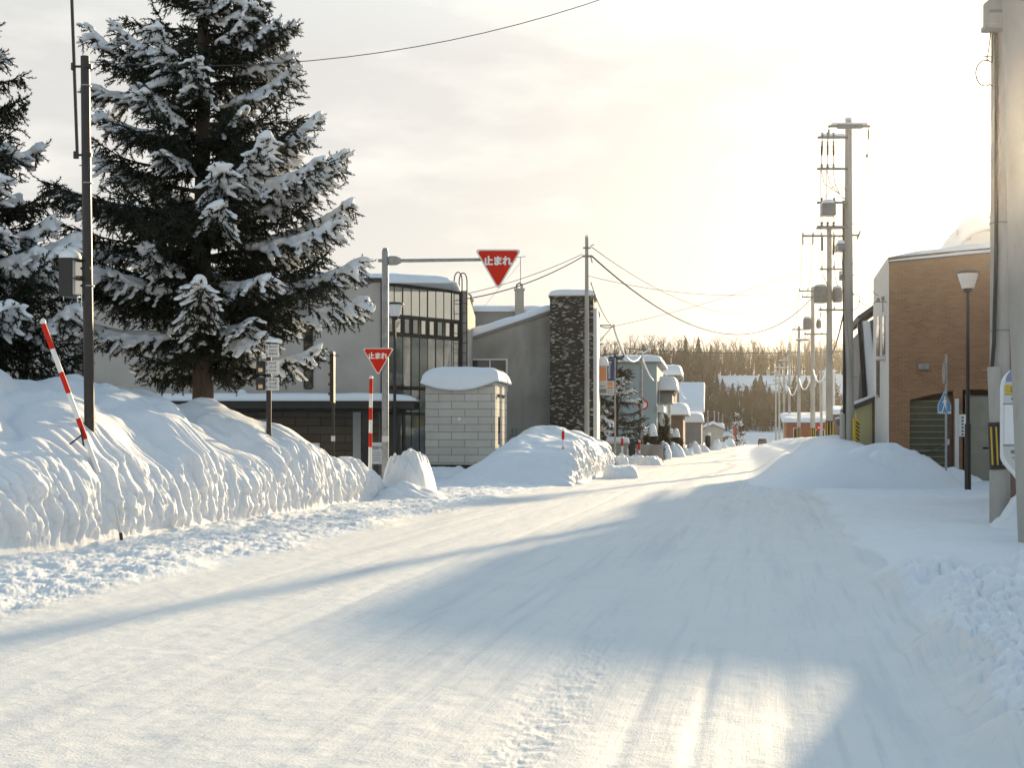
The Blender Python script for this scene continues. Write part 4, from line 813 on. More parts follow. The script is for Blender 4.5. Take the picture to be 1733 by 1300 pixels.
Y = 24.6; pb = px(455, 0, Y); gp = thing('guide_post', (pb.x, Y, 0), 'dark post with three white guide plates and two small signal boxes', 'guide sign')
part(MB().tube([(0, 0, -.2), (0, 0, px(0, 580, Y).z)], .05, 10), 'post', 'darkmetal', gp, 40); part(MB().box(-.09, .07, -.08, .08, -.2, 1.4), 'sleeve', 'darkmetal', gp, bevel=.01)
for i, y in enumerate((594, 622, 650)):
    z = px(0, y, Y).z; b = part(MB().box(-.05, .205, -.075, -.055, z - .125, z + .125), 'plate', 'offwhite', gp, bevel=.006)
    ink = MB(); rr = random.Random(i)
    for k in range(3):
        x0 = .02
        while x0 < .14: w2 = rr.uniform(.012, .035); ink.box(x0, x0 + w2, -.078, -.0755, z + .06 - k * .07, z + .06 - k * .07 + rr.uniform(.02, .045)); x0 += w2 + .012
    ink.box(-.04, -.01, -.078, -.0755, z - .1, z - .04).box(-.04, -.01, -.078, -.0755, z + .03, z + .1); ink.build('lettering', 'greysiding', b)
    if i:
        sb = part(MB().box(-.225, -.06, -.11, .05, z - .12, z + .12), 'signal_box', 'darkmetal', gp, bevel=.01)
        part(MB().box(-.18, -.10, -.115, -.1105, z - .09, z - .015), 'lamp_glass', 'glint_gold', sb); part(MB().box(-.185, -.095, -.17, -.1105, z + .0, z + .03).box(-.185, -.095, -.17, -.1105, z + .075, z + .09), 'visor', 'bronze', sb)  # lens squares carry the golden glint in their colour
cap_on('snow_cap', .1, -.02, px(0, 583, Y).z + .04, .16, .1, .08, gp)
part(MB().tube([(.09, -.06, 0), (.09, -.06, 1.5)], .014, 6), 'conduit', 'offwhite', gp)

Y = 33; pb = px(564, 0, Y); gp = thing('slim_post', (pb.x, Y, 0), 'slim dark post with a narrow edge-on sign and a small white label', 'post')
part(MB().tube([(0, 0, -.2), (0, 0, 3.5)], .035, 8), 'post', 'darkmetal', gp, 40); part(MB().box(-.05, .05, -.3, .05, 2.3, 3.58), 'sign_box', 'darkmetal', gp, bevel=.01)
for z in (2.5, 2.75, 3.0, 3.3): part(MB().box(-.09, -.051, -.28, -.1, z, z + .06), 'hinge', 'bronze', gp)
part(MB().box(-.05, .05, -.045, -.036, px(0, 747, Y).z, px(0, 738, Y).z), 'white_label', 'offwhite', gp); cap_on('snow_cap', 0, -.1, 3.58, .06, .2, .05, gp)

def board(x0, x1, y0, y1, Y, label, head, nm='notice_board'):
    A, B = px(x0, y1, Y), px(x1, y0, Y); g_ = thing(nm, ((A.x + B.x) / 2, Y, 0), label, 'notice board'); hw = (B.x - A.x) / 2
    bd = part(MB().box(-hw, hw, -.02, .02, A.z, B.z), 'panel', 'offwhite', g_, bevel=.015); part(MB().box(-hw + .03, -hw + .06, .021, .05, -.2, A.z + .4).box(hw - .06, hw - .03, .021, .05, -.2, A.z + .4), 'leg', 'steel', g_)
    hz = B.z - .17
    text('heading', head, 'ink', bd, .13, (0, -.022, hz)); b = MB()
    for k, w2 in enumerate((.8, .9, .7, .85)): z = hz - .14 - k * .075; b.box(-hw * w2, hw * w2 * .8, -.0235, -.021, z, z + .018)
    b.build('text_lines', 'greysiding', bd); return g_
board(518, 541, 750, 790, 38, 'white notice board behind the lip of the long bank', '開館中')
board(628, 648, 749, 786, 38, 'white notice board half hidden by the stop sign pole', '閉館中')
g_ = thing('poster', px(437, 720, 43.5), 'glossy dark poster frame with a pinkish picture under the canopy', 'poster')
part(MB().box(-.3, .3, 0, .04, -.2, .2), 'frame', 'steel', g_); part(MB().box(-.27, .27, -.004, -.001, -.17, .17), 'picture', mat('poster_print', (.16, .09, .10), .3, var=.7, scale=4), g_); part(MB().box(-.26, -.2, .041, .08, -1.9, .1).box(.2, .26, .041, .08, -1.9, .1), 'leg', 'steel', g_)

# ------------------------------------------------------------------ street lamps
def lamp(x, Y, ztop, w_, label, first=[None]):
    pb = px(x, 0, Y)
    if first[0] is None:
        r = thing('street_lamp', (pb.x, Y, 0), label, 'street lamp', 'post-top street lamps'); first[0] = r
        part(MB().tube([(0, 0, -.3), (0, 0, 1.75), (0, 0, 1.8)], [.085, .085, .055], 14), 'base_column', 'darkmetal', r, 40)
        part(MB().tube([(0, 0, 1.8), (0, 0, 5.3)], [.055, .042], 12), 'pole', 'darkmetal', r, 40)
        part(MB().lathe([(.04, 5.28), (.11, 5.32), (.12, 5.40), (.10, 5.41), (.01, 5.41)], n=20), 'collar', 'darkmetal', r, 40)
        part(MB().lathe([(.155, 5.41), (.27, 5.80)], n=24), 'shade', 'lampglass', r, 40)
        part(MB().lathe([(.01, 5.875), (.27, 5.87), (.31, 5.83), (.31, 5.80), (.01, 5.80)], n=24), 'top_cap', 'darkmetal', r, 40)
        return r
    o = first[0].copy(); COL.objects.link(o); o.location = (pb.x, Y, ztop - 5.85); o['label'] = label
    for c in first[0].children: d = c.copy(); COL.objects.link(d); d.parent = o
    return o
lamp(1638, 34.3, 5.85, .58, 'brown street lamp with a flared white shade before the brick building')
lamp(668, 43.0, 5.9, .5, 'brown street lamp half hidden behind the stop sign pole')

# ------------------------------------------------------------------ right: brick building
bb_ = thing('brick_building', (12.37, 42, 0), 'reddish brown brick building with a barred gate, a shutter and a white rooftop room', 'building', rz=-AZ)
Wd, Dp, Ht = 10.5, 5.6, 7.28
zt_ = lambda x: Ht + .07 * x
b = MB(); b.box(0.0, .66, 0, .4, -.3, 2.95).box(2.02, 2.30, 0, .4, -.3, 2.95).box(4.6, Wd, 0, .4, -.3, 2.95)
# above the openings: a shallow segmental arch underside
N = 14; arch = [(.0 + 4.8 * i / N, 2.55 + .42 * math.sin(math.pi * (i / N) * .92 + .12)) for i in range(N + 1)]
b.prism([(0, 2.951)] + [(x, max(z, 2.951) if False else 2.951) for x, z in arch[1:-1:13]] + [(Wd, 2.951), (Wd, zt_(Wd)), (0, zt_(0))], 0, .4)
part(b, 'front_wall', 'brick', bb_)
b = MB(); b.prism([(.662, 2.952)] + [(.662 + 3.93 * i / N, 2.62 + .33 * math.sin(math.pi * i / N)) for i in range(N + 1)] + [(4.598, 2.952)], .02, .36); part(b, 'arch_lintel', 'brick', bb_)
part(MB().box(.02, Wd - .02, .45, Dp, -.3, 7.2).box(.02, Wd - .02, .4, .45, 3.0, 7.2), 'core', 'brownwall', bb_)
sw = part(MB().box(-.03, -.001, .0, Dp + .4, -.3, 7.32), 'white_side_wall', 'offwhite', bb_)
part(MB().box(-.06, -.031, 1.0, 1.9, 4.2, 5.5), 'side_window', 'glass', bb_); w_ = part(MB().box(-.06, -.031, 3.2, 4.3, 2.8, 5.2).tube([(-.045, 3.75, 5.2), (-.032, 3.75, 5.2)], .55, 20), 'arched_window', 'glass', bb_)
part(MB().box(-.30, -.04, .9, 2.0, 4.02, 4.12), 'sill', 'offwhite', bb_)
part(MB().box(-.12, -.031, 5.3, 5.6, -.2, 2.9), 'downpipe', 'brownwall', bb_)
gt = part(MB().box(.665, 2.015, .30, .34, -.2, 2.62), 'gate', mat('gate_backing', (.10, .092, .035), .6, var=.35, scale=1), bb_)
b = MB()
for k in range(13): z = .15 + k * .203; b.tube([(.67, .26, z), (2.01, .26, z)], .016, 6)
part(b, 'bar', 'galv', gt); part(MB().box(1.86, 2.0, .20, .28, -.2, 2.75), 'gate_post', 'brownwall', gt); part(MB().box(1.84, 1.92, .14, .2, 1.15, 1.34), 'latch', 'offwhite', gt)
part(MB().tube(sagline((.7, .22, 1.05), (1.85, .22, 1.2), .18), .01, 5), 'chain', 'steel', gt)
part(MB().box(2.05, 2.17, -.14, -.02, -.2, 2.65), 'white_jamb', 'offwhite', bb_)
sp_ = part(MB().box(2.19, 2.40, -.05, -.004, 1.42, 2.14), 'name_plate', 'white', bb_)
b = MB()
for k in range(6): z = 2.04 - k * .11; b.box(2.26, 2.33, -.054, -.0505, z - .02, z + .03).box(2.245, 2.345, -.053, -.0505, z - .04, z - .03)
part(b, 'lettering', 'ink', sp_)
sh = part(MB().box(2.41, 4.55, .2, .22, -.2, 2.75), 'shutter', 'greysiding', bb_)
b = MB()
for k in range(40): z = -.1 + k * .07; b.box(2.42, 4.54, .17, .2, z, z + .045)
part(b, 'slat', mat('shutter_slats', (.34, .34, .26), .6, .2, var=.1), sh); part(MB().box(2.95, 3.2, .14, .17, 1.02, 1.08), 'handle', 'darkmetal', sh); part(MB().box(2.405, 2.47, .1, .24, -.2, 2.8), 'rail', 'galv', sh)
slab('roof_snow', 0, Wd, 0, Dp, .34, bb_, lambda x, y: zt_(x) - .05, seed=33, over=.05, lump=.2, nx=70, ny=40)
part(MB().box(4.7, Wd, .7, 5.4, 7.2, 8.0), 'rooftop_room', 'white', bb_)
wt = thing('white_building', (px(1618, 0, 76).x, 76, 0), 'tall white building with a domed snow roof and balcony peeping above the brick building', 'building', rz=-AZ)
part(MB().box(.9, 7, .6, 9, -.3, 13.6), 'wall', 'white', wt)
part(MB().prism([(.0, 11.9), (1.0, 11.2), (1.0, 13.0), (.0, 13.0)], .0, 3.0), 'balcony', 'white', wt); part(MB().box(.05, .15, .1, 2.9, 13.0, 13.7).box(.7, .9, .2, .5, 13.0, 13.8), 'balcony_rail', 'offwhite', wt)
slab('roof_snow', -.1, 7, -.1, 9, 1.3, wt, lambda x, y: 13.7 - 1.1 * np.clip((2.0 - x) / 2.0, 0, 1) ** 2, seed=35, over=.12, lump=.1, nx=60, ny=40)
part(MB().tube([(-.15, .5, 5.55), (-.15, .5, 6.0)], .02, 6).tube([(-.4, .5, 5.9), (0, .5, 5.9)], .02, 6).lathe([(.05, 0), (.06, .1), (.02, .14)], (-.3, .5, 5.9), 8).lathe([(.05, 0), (.06, .1), (.02, .14)], (-.15, .5, 5.95), 8), 'cable_bracket', 'insul', bb_)

part(MB().prism([(-.02, zt_(0) - .16), (Wd, zt_(Wd) - .16), (Wd, zt_(Wd) + .03), (-.02, zt_(0) + .03)], -.035, -.003), 'flashing', 'roofmetal', bb_)
part(MB().tube([(3.95, -.06, 2.9), (3.95, -.06, 7.3)], .045, 8).box(3.88, 4.02, -.1, -.004, 4.2, 4.26).box(3.88, 4.02, -.1, -.004, 6.0, 6.06), 'front_downpipe', 'brownwall', bb_)
part(MB().box(.9, 1.25, -.14, -.004, 3.6, 3.8), 'vent_hood', 'steel', bb_, bevel=.02)
sx_ = thing('crossing_sign', (px(1601, 0, 37.5).x, 37.5, 0), 'blue pedestrian crossing sign turned away below an edge-on round sign', 'road sign')
part(MB().tube([(0, 0, -.2), (0, 0, 3.85)], .035, 8), 'post', 'galv', sx_, 40)
ps = thing('crossing_plate', (-.08, -.06, 2.40), None, None, rz=R(38)); ps.parent = sx_
pent = [(-.33, -.30), (.33, -.30), (.33, -.05), (0, .36), (-.33, -.05)]
sc2 = lambda f: [(x * f, z * f) for x, z in pent]
part(MB().prism(sc2(1), -.015, 0), 'plate', 'blue', ps); part(MB().prism(sc2(1), -.018, -.0155), 'white_edge', 'white', ps); part(MB().prism(sc2(.93), -.022, -.0185), 'blue_field', 'blue', ps)
pm = MB(); 
pm.prism([(.0, .22), (.04, .19), (.03, .14), (-.02, .14), (-.04, .18)], -.026, -.0225).prism([(-.03, .13), (.05, .12), (.06, -.05), (-.04, -.05)], -.026, -.0225)
pm.prism([(-.04, -.051), (.0, -.051), (-.10, -.24), (-.14, -.24)], -.026, -.0225).prism([(.01, -.051), (.06, -.051), (.14, -.24), (.10, -.24)], -.026, -.0225).prism([(.05, .11), (.13, .0), (.11, -.02), (.05, .06)], -.026, -.0225).prism([(-.03, .12), (-.12, .02), (-.10, -.01), (-.03, .06)], -.026, -.0225)
for x in (-.26, -.16, .16, .24): pm.box(x, x + .06, -.026, -.0225, -.27, -.24)
part(pm, 'walking_figure', 'white', ps)
rs = thing('round_plate', (-.07, -.05, 3.3), None, None, rz=R(80)); rs.parent = sx_
part(MB().tube([(0, -.012, 0), (0, .012, 0)], .34, 24), 'disc', 'steel', rs, 40)

gh = thing('grey_house', (px(1456, 0, 54).x, 54, 0), 'dark house with a steep snow-covered roof between the utility pole and the brick building', 'house', rz=-AZ)
part(MB().prism([(-.2, -.3), (5, -.3), (5, 6.1), (2.6, 8.2), (.1, 6.0), (-.05, 3.0)], .5, 9), 'wall', 'greysiding', gh)
part(MB().prism([(.0, 6.35), (2.6, 8.3), (2.6, 8.45), (-.12, 6.5)], .3, 9.2), 'roof', 'roofmetal', gh)
part(MB().add([(.02, .25, 6.35), (.75, .25, 2.2), (.9, .25, 2.2), (.9, .25, 6.2)], [(0, 1, 2, 3)]) if False else MB().prism([(.08, 6.3), (.95, 6.3), (.95, 1.2), (.42, 1.2)], .20, .48), 'snow_slope', 'snow', gh, 40, bevel=.04)
part(MB().prism([(.40, 6.32), (1.2, 6.32), (1.2, 4.9), (.55, 5.0)], .10, .198), 'dark_panel', 'roofmetal', gh)
part(MB().prism([(-.1, 6.2), (.05, 6.3), (.4, 1.0), (.22, 1.0)], .05, .5), 'bargeboard', 'darkmetal', gh)
ys = thing('yellow_shed', (px(1449, 0, 47.5).x, 47.5, 0), 'pale yellow corrugated shed with a lean-to roof beside the striped guard', 'shed', rz=-AZ)
b = MB()
for k in range(20): b.box(.0 + k * .075, .045 + k * .075, -.02, .0, -.2, 2.35)
part(MB().prism([(0, -.3), (1.5, -.3), (1.5, 3.05), (0, 2.45)], 0, 5), 'wall', 'yellowwall', ys); part(b, 'corrugation', 'yellowwall', ys)
part(MB().prism([(-.3, 2.36), (1.55, 3.12), (1.55, 3.26), (-.3, 2.5)], -.25, 5), 'roof', 'roofmetal', ys); part(MB().prism([(-.28, 2.51), (1.55, 3.27), (1.55, 3.36), (-.28, 2.62)], -.22, 5), 'roof_snow', 'snow', ys, 40)
part(MB().box(1.2, 1.5, -.05, -.021, 1.5, 2.2), 'window', 'glass', ys)
def stripes(name, x0, x1, y0, y1, z0, z1, n, parent, slant=.12):
    b = MB()
    for k in range(n):
        z = z0 + (z1 - z0) * k / n; hh = (z1 - z0) / n * .5; b.prism([(x0, z + slant), (x1, z), (x1, z + hh), (x0, z + slant + hh)], y0, y1)
    return part(b, name, 'plasticblack', parent)
gd = thing('guy_guard', (px(1449, 0, 44.6).x, 44.6, 0), 'yellow and black striped guard on a guy wire beside the tall utility pole', 'pole guard')
part(MB().box(-.12, .10, -.04, .04, .1, 2.05), 'guard', 'yellow', gd, bevel=.02); stripes('stripe', -.03, .105, -.046, -.0405, .3, 1.92, 12, gd)
part(MB().tube([(.1, 0, .05), (-.05, 0, 2.1), (-.5, .3, 8.5)], .012, 5), 'guy_wire', 'steel', gd)

ch = house('shadow_house', (11.55, 21.5, 0), R(-1), 8, 8.6, 6.6, 'unseen dark house added beyond the bus stop to shade the near road', 'brownwall', 'flat', .4, .3, group='houses along the right street')  # out-of-view house added so its shadow covers the near right road
for y0, z0 in ((1.2, 1.1), (5.2, 1.1), (3.2, 4.0)):
    q = part(MB().box(-.03, .03, y0, y0 + 1.5, z0, z0 + 1.2), 'side_window', 'glass', ch)
    part(MB().box(-.06, .02, y0 - .07, y0, z0 - .07, z0 + 1.27).box(-.06, .02, y0 + 1.5, y0 + 1.57, z0 - .07, z0 + 1.27).box(-.06, .02, y0 + .001, y0 + 1.499, z0 - .07, z0).box(-.06, .02, y0 + .001, y0 + 1.499, z0 + 1.2, z0 + 1.27).box(-.05, .02, y0 + .72, y0 + .78, z0 + .001, z0 + 1.199), 'frame', 'white', q)
# ------------------------------------------------------------------ utility poles
def insul(b, x, y, z, up=True, s=1.0):
    pr = [(.0, 0), (.035, 0), (.06, .04), (.03, .06), (.055, .10), (.02, .14), (.001, .15)]
    b.lathe([(r_ * s, (q if up else -q) * s) for r_, q in pr], (x, y, z), 8)
def pole(x, Y, ztop, label, r0=.17, r1=.10, mt='concrete', lean=0.0, grp='utility poles along the right side of the street', guard=True, band=None):
    pb = px(x, 0, Y); g_ = thing('utility_pole', (pb.x, Y, 0), label, 'utility pole', grp); g_.rotation_euler = (0, lean, 0)
    part(MB().tube([(0, 0, -.3), (0, 0, ztop * .5), (0, 0, ztop)], [r0, (r0 + r1) / 2, r1], 16), 'pole', mt, g_, 40)
    cap_on('snow_cap', 0, 0, ztop, r1 * 1.1, r1 * 1.1, .10, g_)
    if guard:
        gz = 1.05 if band is None else band
        gq = part(MB().tube([(0, 0, gz), (0, 0, gz + .95)], r0 + .006, 16), 'guard_band', 'plasticblack', g_, 40); b = MB()
        for k in range(8): a = 2 * math.pi * k / 8; c, s_ = math.cos(a) * (r0 + .006), math.sin(a) * (r0 + .006); b.bar((c, s_, gz + .05), (c, s_, gz + .9), .05, .03)
        part(b, 'stripe', 'yellow', gq)
    for k in range(int((ztop - 3.4) / .9) if Y < 100 else 0): z = 2.6 + k * .9; sgn = 1 if k % 2 else -1; rr = r0 + (r1 - r0) * z / ztop; part(MB().tube([(sgn * (rr - .02), 0, z), (sgn * (rr + .13), 0, z)], .014, 5), 'step_bolt', 'steel', g_)
    return g_
def arm(g_, z, x0, x1, ins=(), t=.075, y=-.14, snow=False, down=()):
    a = part(MB().box(x0, x1, y - t / 2, y + t / 2, z - t / 2, z + t / 2), 'crossarm', 'steel', g_, bevel=.008); b = MB()
    for x in ins: insul(b, x, y, z + t / 2 + .001)
    for x in down:
        b.tube([(x, y, z - .04), (x, y, z - .12)], .012, 5)
        for k in range(5): b.lathe([(.02, -.12 - k * .07), (.055, -.15 - k * .07), (.02, -.18 - k * .07)], (x, y, z), 8)
    if ins or down: part(b, 'insulator', 'insul', a, 60)
    if snow: part(MB().box(x0 + .1, x1 - .1, y - t * .5, y + t * .5, z + t / 2 + .002, z + t / 2 + .09), 'snow_cap', 'snow', a, 60, bevel=.03)
    return a
def canister(g_, x, y, z0, z1, r_, nm='transformer', box=False):
    if box: c = part(MB().box(x - r_, x + r_, y - r_ * .8, y + r_ * .8, z0, z1), nm, 'insul', g_, bevel=.02)
    else: c = part(MB().lathe([(.01, z0), (r_ * .9, z0), (r_, z0 + .04), (r_, z1 - .05), (r_ * 1.06, z1 - .05), (r_ * 1.06, z1), (.01, z1 + .03)], (x, y, 0), 16), nm, 'steel', c_par(g_), 40)
    b = MB()
    for k in (-1, 0, 1): insul(b, x + k * r_ * .55, y, z1 + .005)
    if not box:
        for k in range(8): a = 2 * math.pi * k / 8; b.box(x + math.cos(a) * r_ * 1.05 - .015, x + math.cos(a) * r_ * 1.05 + .015, y + math.sin(a) * r_ * 1.05 - .015, y + math.sin(a) * r_ * 1.05 + .015, z0 + .1, z1 - .1)
    part(b, 'bushing', 'insul', c); cap_on('snow_cap', x, y, z1 + .02, r_ * .95, r_ * .8, .14, c)
    return c
c_par = lambda q: q
def Z(y, Y): return EYE - (y - 735) / FPX * Y
def XO(x, Y, x0): return (x - x0) / FPX * Y
# nearest of the tall row
Y = 45; p1 = pole(1436, Y, Z(203, Y), 'tallest utility pole with stacked crossarms and a hanging switch box left of the brick building', .20, .115, guard=False)
f = lambda x: XO(x, Y, 1436)
arm(p1, Z(215, Y), f(1400), f(1471), snow=True, down=(f(1401), f(1468))); part(MB().box(f(1415), f(1457), -.2, -.1, Z(218, Y) - .02, Z(212, Y)), 'arm_clamp', 'steel', p1)
arm(p1, Z(234, Y), f(1382), f(1433), ins=(f(1390), f(1399), f(1409)), down=(f(1390), f(1399), f(1409)), snow=True)
arm(p1, Z(287, Y), f(1381), f(1433), ins=(f(1389), f(1399), f(1409)))
arm(p1, Z(344, Y), f(1381), f(1433), ins=(f(1389), f(1410)))
canister(p1, f(1399), -.2, Z(367, Y), Z(347, Y), .24, 'switch_box', True)
arm(p1, Z(385, Y), f(1381), f(1433), ins=(f(1389), f(1399), f(1409))); canister(p1, f(1422), -.1, Z(425, Y), Z(414, Y), .13, 'junction_box', True); canister(p1, f(1424), -.05, Z(475, Y), Z(466, Y), .09, 'small_box', True)
b = MB()
for i, x in enumerate((1389, 1399, 1409)):
    b.tube([(f(x), -.14, Z(246, Y)), (f(x - 1), -.16, Z(290, Y)), (f(x + 4 - i), -.16, Z(312, Y)), (f(1420), -.15, Z(330, Y)), (f(1430), -.13, Z(340, Y))], .012, 5)
    b.tube([(f(x), -.14, Z(248, Y)), (f(x), -.14, Z(264, Y))], .035, 6)
    b.tube([(f(x), -.2, Z(367, Y)), (f(x + 2), -.2, Z(380, Y))], .01, 4)
b.tube([(f(1391), -.2, Z(347, Y))] + [(f(1391 + 40 * k / 8), -.18, Z(340 - 26 * math.sin(math.pi * k / 8 * .8), Y)) for k in range(1, 9)], .01, 5)
part(b, 'jumper_cable', 'wire', p1)
b = MB()
for k in range(5): x = .12 + .05 * math.sin(k * 2); b.tube([(-.19 - .03 * k % .06, -.14 + .02 * k, Z(340, Y)), (-.20 - .01 * k, -.12, Z(480, Y)), (-.22 + .02 * k, -.14, Z(560 + 20 * k, Y)), (-.22 + .02 * k, -.12, .3)], .018, 6)
part(b, 'riser_cable', 'wire', p1); part(MB().tube([(-.24, -.1, .2), (-.24, -.1, Z(700, Y))], .10, 10), 'riser_pipe', 'concrete', p1, 40)
part(MB().tube([(f(1468), -.14, Z(232, Y)), (f(1466), -.1, Z(270, Y)), (f(1458), -.05, Z(340, Y)), (f(1449), 0, Z(400, Y))], .010, 5).tube([(f(1466), -.1, Z(262, Y)), (f(1465.5), -.1, Z(267, Y))], .04, 6), 'down_lead', 'wire', p1)
part(MB().box(.1, .32, -.05, .05, Z(398, Y) - .03, Z(398, Y) + .03).tube([(.3, 0, Z(405, Y)), (.42, 0, Z(390, Y))], .03, 6), 'side_bracket', 'steel', p1)
part(MB().tube([(.16, -.05, Z(525, Y)), (.32, -.08, Z(520, Y)), (.38, -.08, Z(505, Y)), (.3, -.05, Z(495, Y)), (.14, 0, Z(500, Y))], .016, 6), 'cable_loop', 'wire', p1)
Y = 68; p2 = pole(1403.5, Y, Z(385, Y), 'second utility pole with long crossarms and two round transformers', .20, .12, band=1.25)
f = lambda x: XO(x, Y, 1403.5)
arm(p2, Z(400, Y), f(1356), f(1428), ins=(f(1358), f(1375), f(1389), f(1410)), down=(f(1358), f(1375)), t=.11); arm(p2, Z(387, Y), f(1380), f(1426), t=.1, ins=(f(1389), f(1410)))
arm(p2, Z(456, Y), f(1386), f(1428), t=.1, ins=(f(1390), f(1410))); arm(p2, Z(525, Y), f(1384), f(1428), t=.1, ins=(f(1388), f(1411)), down=(f(1388),))
canister(p2, f(1386), -.32, Z(514, Y), Z(487, Y), .33); canister(p2, f(1416), -.1, Z(512, Y), Z(489, Y), .24)
canister(p2, f(1424), .3, Z(425, Y), Z(414, Y), .25, 'junction_box', True)
part(MB().tube([(f(1390), -.15, Z(402, Y)), (f(1390), -.17, Z(425, Y))], .06, 6).tube([(f(1410), -.15, Z(402, Y)), (f(1409), -.17, Z(432, Y))], .06, 6).tube([(f(1390), -.15, Z(425, Y)), (f(1390), -.18, Z(465, Y)), (f(1400), -.2, Z(485, Y))], .02, 5).tube([(f(1410), -.15, Z(432, Y)), (f(1412), -.18, Z(470, Y)), (f(1422), -.2, Z(505, Y))], .02, 5), 'jumper_cable', 'wire', p2)
Y = 96; p3 = pole(1375.5, Y, Z(487, Y), 'third utility pole with a transformer hanging from its street side', .20, .13, band=1.0)
f = lambda x: XO(x, Y, 1375.5)
arm(p3, Z(493, Y), f(1352), f(1376), t=.11, ins=(f(1352), f(1366))); arm(p3, Z(503, Y), f(1356), f(1376), t=.1, ins=(f(1357),)); arm(p3, Z(566, Y), f(1360), f(1398), t=.11, ins=(f(1362), f(1390)), down=(f(1362),))
canister(p3, f(1364), -.35, Z(559, Y), Z(540, Y), .27); canister(p3, f(1385), -.1, Z(556, Y), Z(543, Y), .17)
Y = 131; p4_ = pole(1352, Y, Z(553, Y), 'fourth utility pole with two thin crossarms before the wooded hill', .20, .14, band=1.2)
f = lambda x: XO(x, Y, 1352); arm(p4_, Z(558, Y), f(1340), f(1366), t=.13, ins=(f(1342), f(1362))); arm(p4_, Z(576, Y), f(1346), f(1368), t=.14, snow=True)
Y = 166; p5_ = pole(1336, Y, Z(592, Y), 'fifth utility pole, thin and pale against the wooded hill', .19, .14, band=1.2); f = lambda x: XO(x, Y, 1336); arm(p5_, Z(597, Y), f(1326), f(1346), t=.15, ins=(f(1328), f(1344)))
pole(1390, 120, Z(590, 120), 'slim bare pole standing behind the second and third utility poles', .13, .10, guard=False)
for x, Y, yt, lb in ((1327, 200, 606, 'sixth utility pole with snow-laden arms at the far right bend'), (1319, 235, 618, 'seventh utility pole, white with frost in the far cluster'), (1313, 275, 626, 'last utility pole visible at the far end of the street')):
    q = pole(x, Y, Z(yt, Y), lb, .2, .16, guard=False); arm(q, Z(yt + 5, Y), -.9, .9, t=.2, snow=True); arm(q, Z(yt + 18, Y), -.7, .9, t=.18, snow=True)
# left side
Y = 53; l1 = pole(993, Y, Z(402, Y), 'slender concrete pole standing against the dark stone tower', .115, .07, grp='poles along the left side of the street', guard=False)
part(MB().box(-.16, .16, -.12, -.06, Z(420, Y) - .03, Z(420, Y) + .03).box(-.2, .2, -.12, -.06, Z(434, Y) - .04, Z(434, Y) + .04).tube([(.14, -.09, Z(417, Y)), (.3, -.09, Z(414, Y))], .02, 5).tube([(.14, -.09, Z(432, Y)), (.22, -.09, Z(445, Y))], .025, 5), 'cable_clamp', 'insul', l1)
Y = 61; l2 = pole(1012.5, Y, Z(531, Y), 'thin pole with a braced bracket arm in front of the orange sign', .095, .085, grp='poles along the left side of the street', guard=False)
part(MB().tube([(-.25, -.1, Z(551, Y)), (.78, -.1, Z(551, Y))], .03, 6).tube([(0, -.1, Z(580, Y)), (.68, -.1, Z(552, Y))], .02, 5).box(-.2, .25, -.14, -.1, Z(584, Y), Z(582, Y)), 'bracket_arm', 'steel', l2)
lp = [('grey street pole by the blue house holding a snow-covered festoon cable', 1085, 70, 597), ('grey street pole in front of the snow-capped porch', 1125, 95, 634), ('grey street pole before the garage with snow on its cable', 1148, 112, 648),
      ('grey street pole by the right corner of the garage', 1171, 133, 662), ('thick dark pole at the end of the left house row', 1188, 150, 655), ('first thin far pole past the dark post', 1198, 165, 697), ('second thin far pole past the dark post', 1209, 180, 697), ('third thin far pole past the dark post', 1216, 195, 699), ('last thin far pole on the left street', 1223, 215, 702)]
tops = []
for lb, x, Y, yt in lp:
    q = pole(x, Y, Z(yt, Y), lb, .10 if x != 1188 else .16, .085 if x != 1188 else .14, 'galv', grp='poles along the left side of the street', guard=False); tops.append(Vector((q.location.x, Y, Z(yt + 4, Y))))
    if x < 1180: part(MB().tube([(0, 0, Z(yt + 3, Y)), (.5, -.1, Z(yt - 6, Y))], .05, 5), 'arm', 'snow', q)

# ------------------------------------------------------------------ near right: poles, guarded pipe, bus stop
Y = 22; na = pole(1692, Y, 13.2, 'thick concrete utility pole beside the bus stop sign, its foot in piled snow', .172, .125, guard=False, grp='utility poles along the right side of the street')
f = lambda x: XO(x, Y, 1692)
bx = part(MB().box(f(1661), f(1690), -.3, -.05, Z(50, Y), Z(8, Y)).box(f(1658), f(1690), -.32, -.03, Z(57, Y), Z(48, Y)), 'equipment_box', 'concrete', na, bevel=.02); part(MB().box(f(1663), f(1686), -.31, -.301, Z(30, Y), Z(25, Y)), 'louvre', 'steel', bx)
part(MB().tube([(f(1672), -.12, Z(57, Y)), (f(1668), -.16, Z(85, Y)), (f(1664), -.17, Z(104, Y)), (f(1672), -.16, Z(110, Y))], .012, 5).tube([(f(1676), -.12, Z(57, Y)), (f(1673), -.17, Z(110, Y))], .012, 5).tube([(f(1670) + .16 * math.cos(a) - .09, -.17, Z(128, Y) + .22 * math.sin(a)) for a in np.linspace(1.2, 5.2, 14)], .013, 5).tube([(f(1664), -.16, Z(142, Y)), (f(1674), -.16, Z(150, Y))], .012, 5), 'hanging_cable', 'wire', na)
part(MB().tube([(f(1671) - .0, -.17, Z(640, Y)), (f(1676), -.17, Z(580, Y)), (f(1680), -.165, Z(420, Y)), (f(1681), -.15, Z(160, Y)), (f(1681), -.14, Z(60, Y))], .035, 8), 'riser_cable', 'wire', na)
for y in (378, 560, 745): part(MB().lathe([(.178 - (735 - y) * .00003, -.012), (.178 - (735 - y) * .00003, .012)], (0, 0, Z(y, Y)), 16), 'strap', 'steel', na)
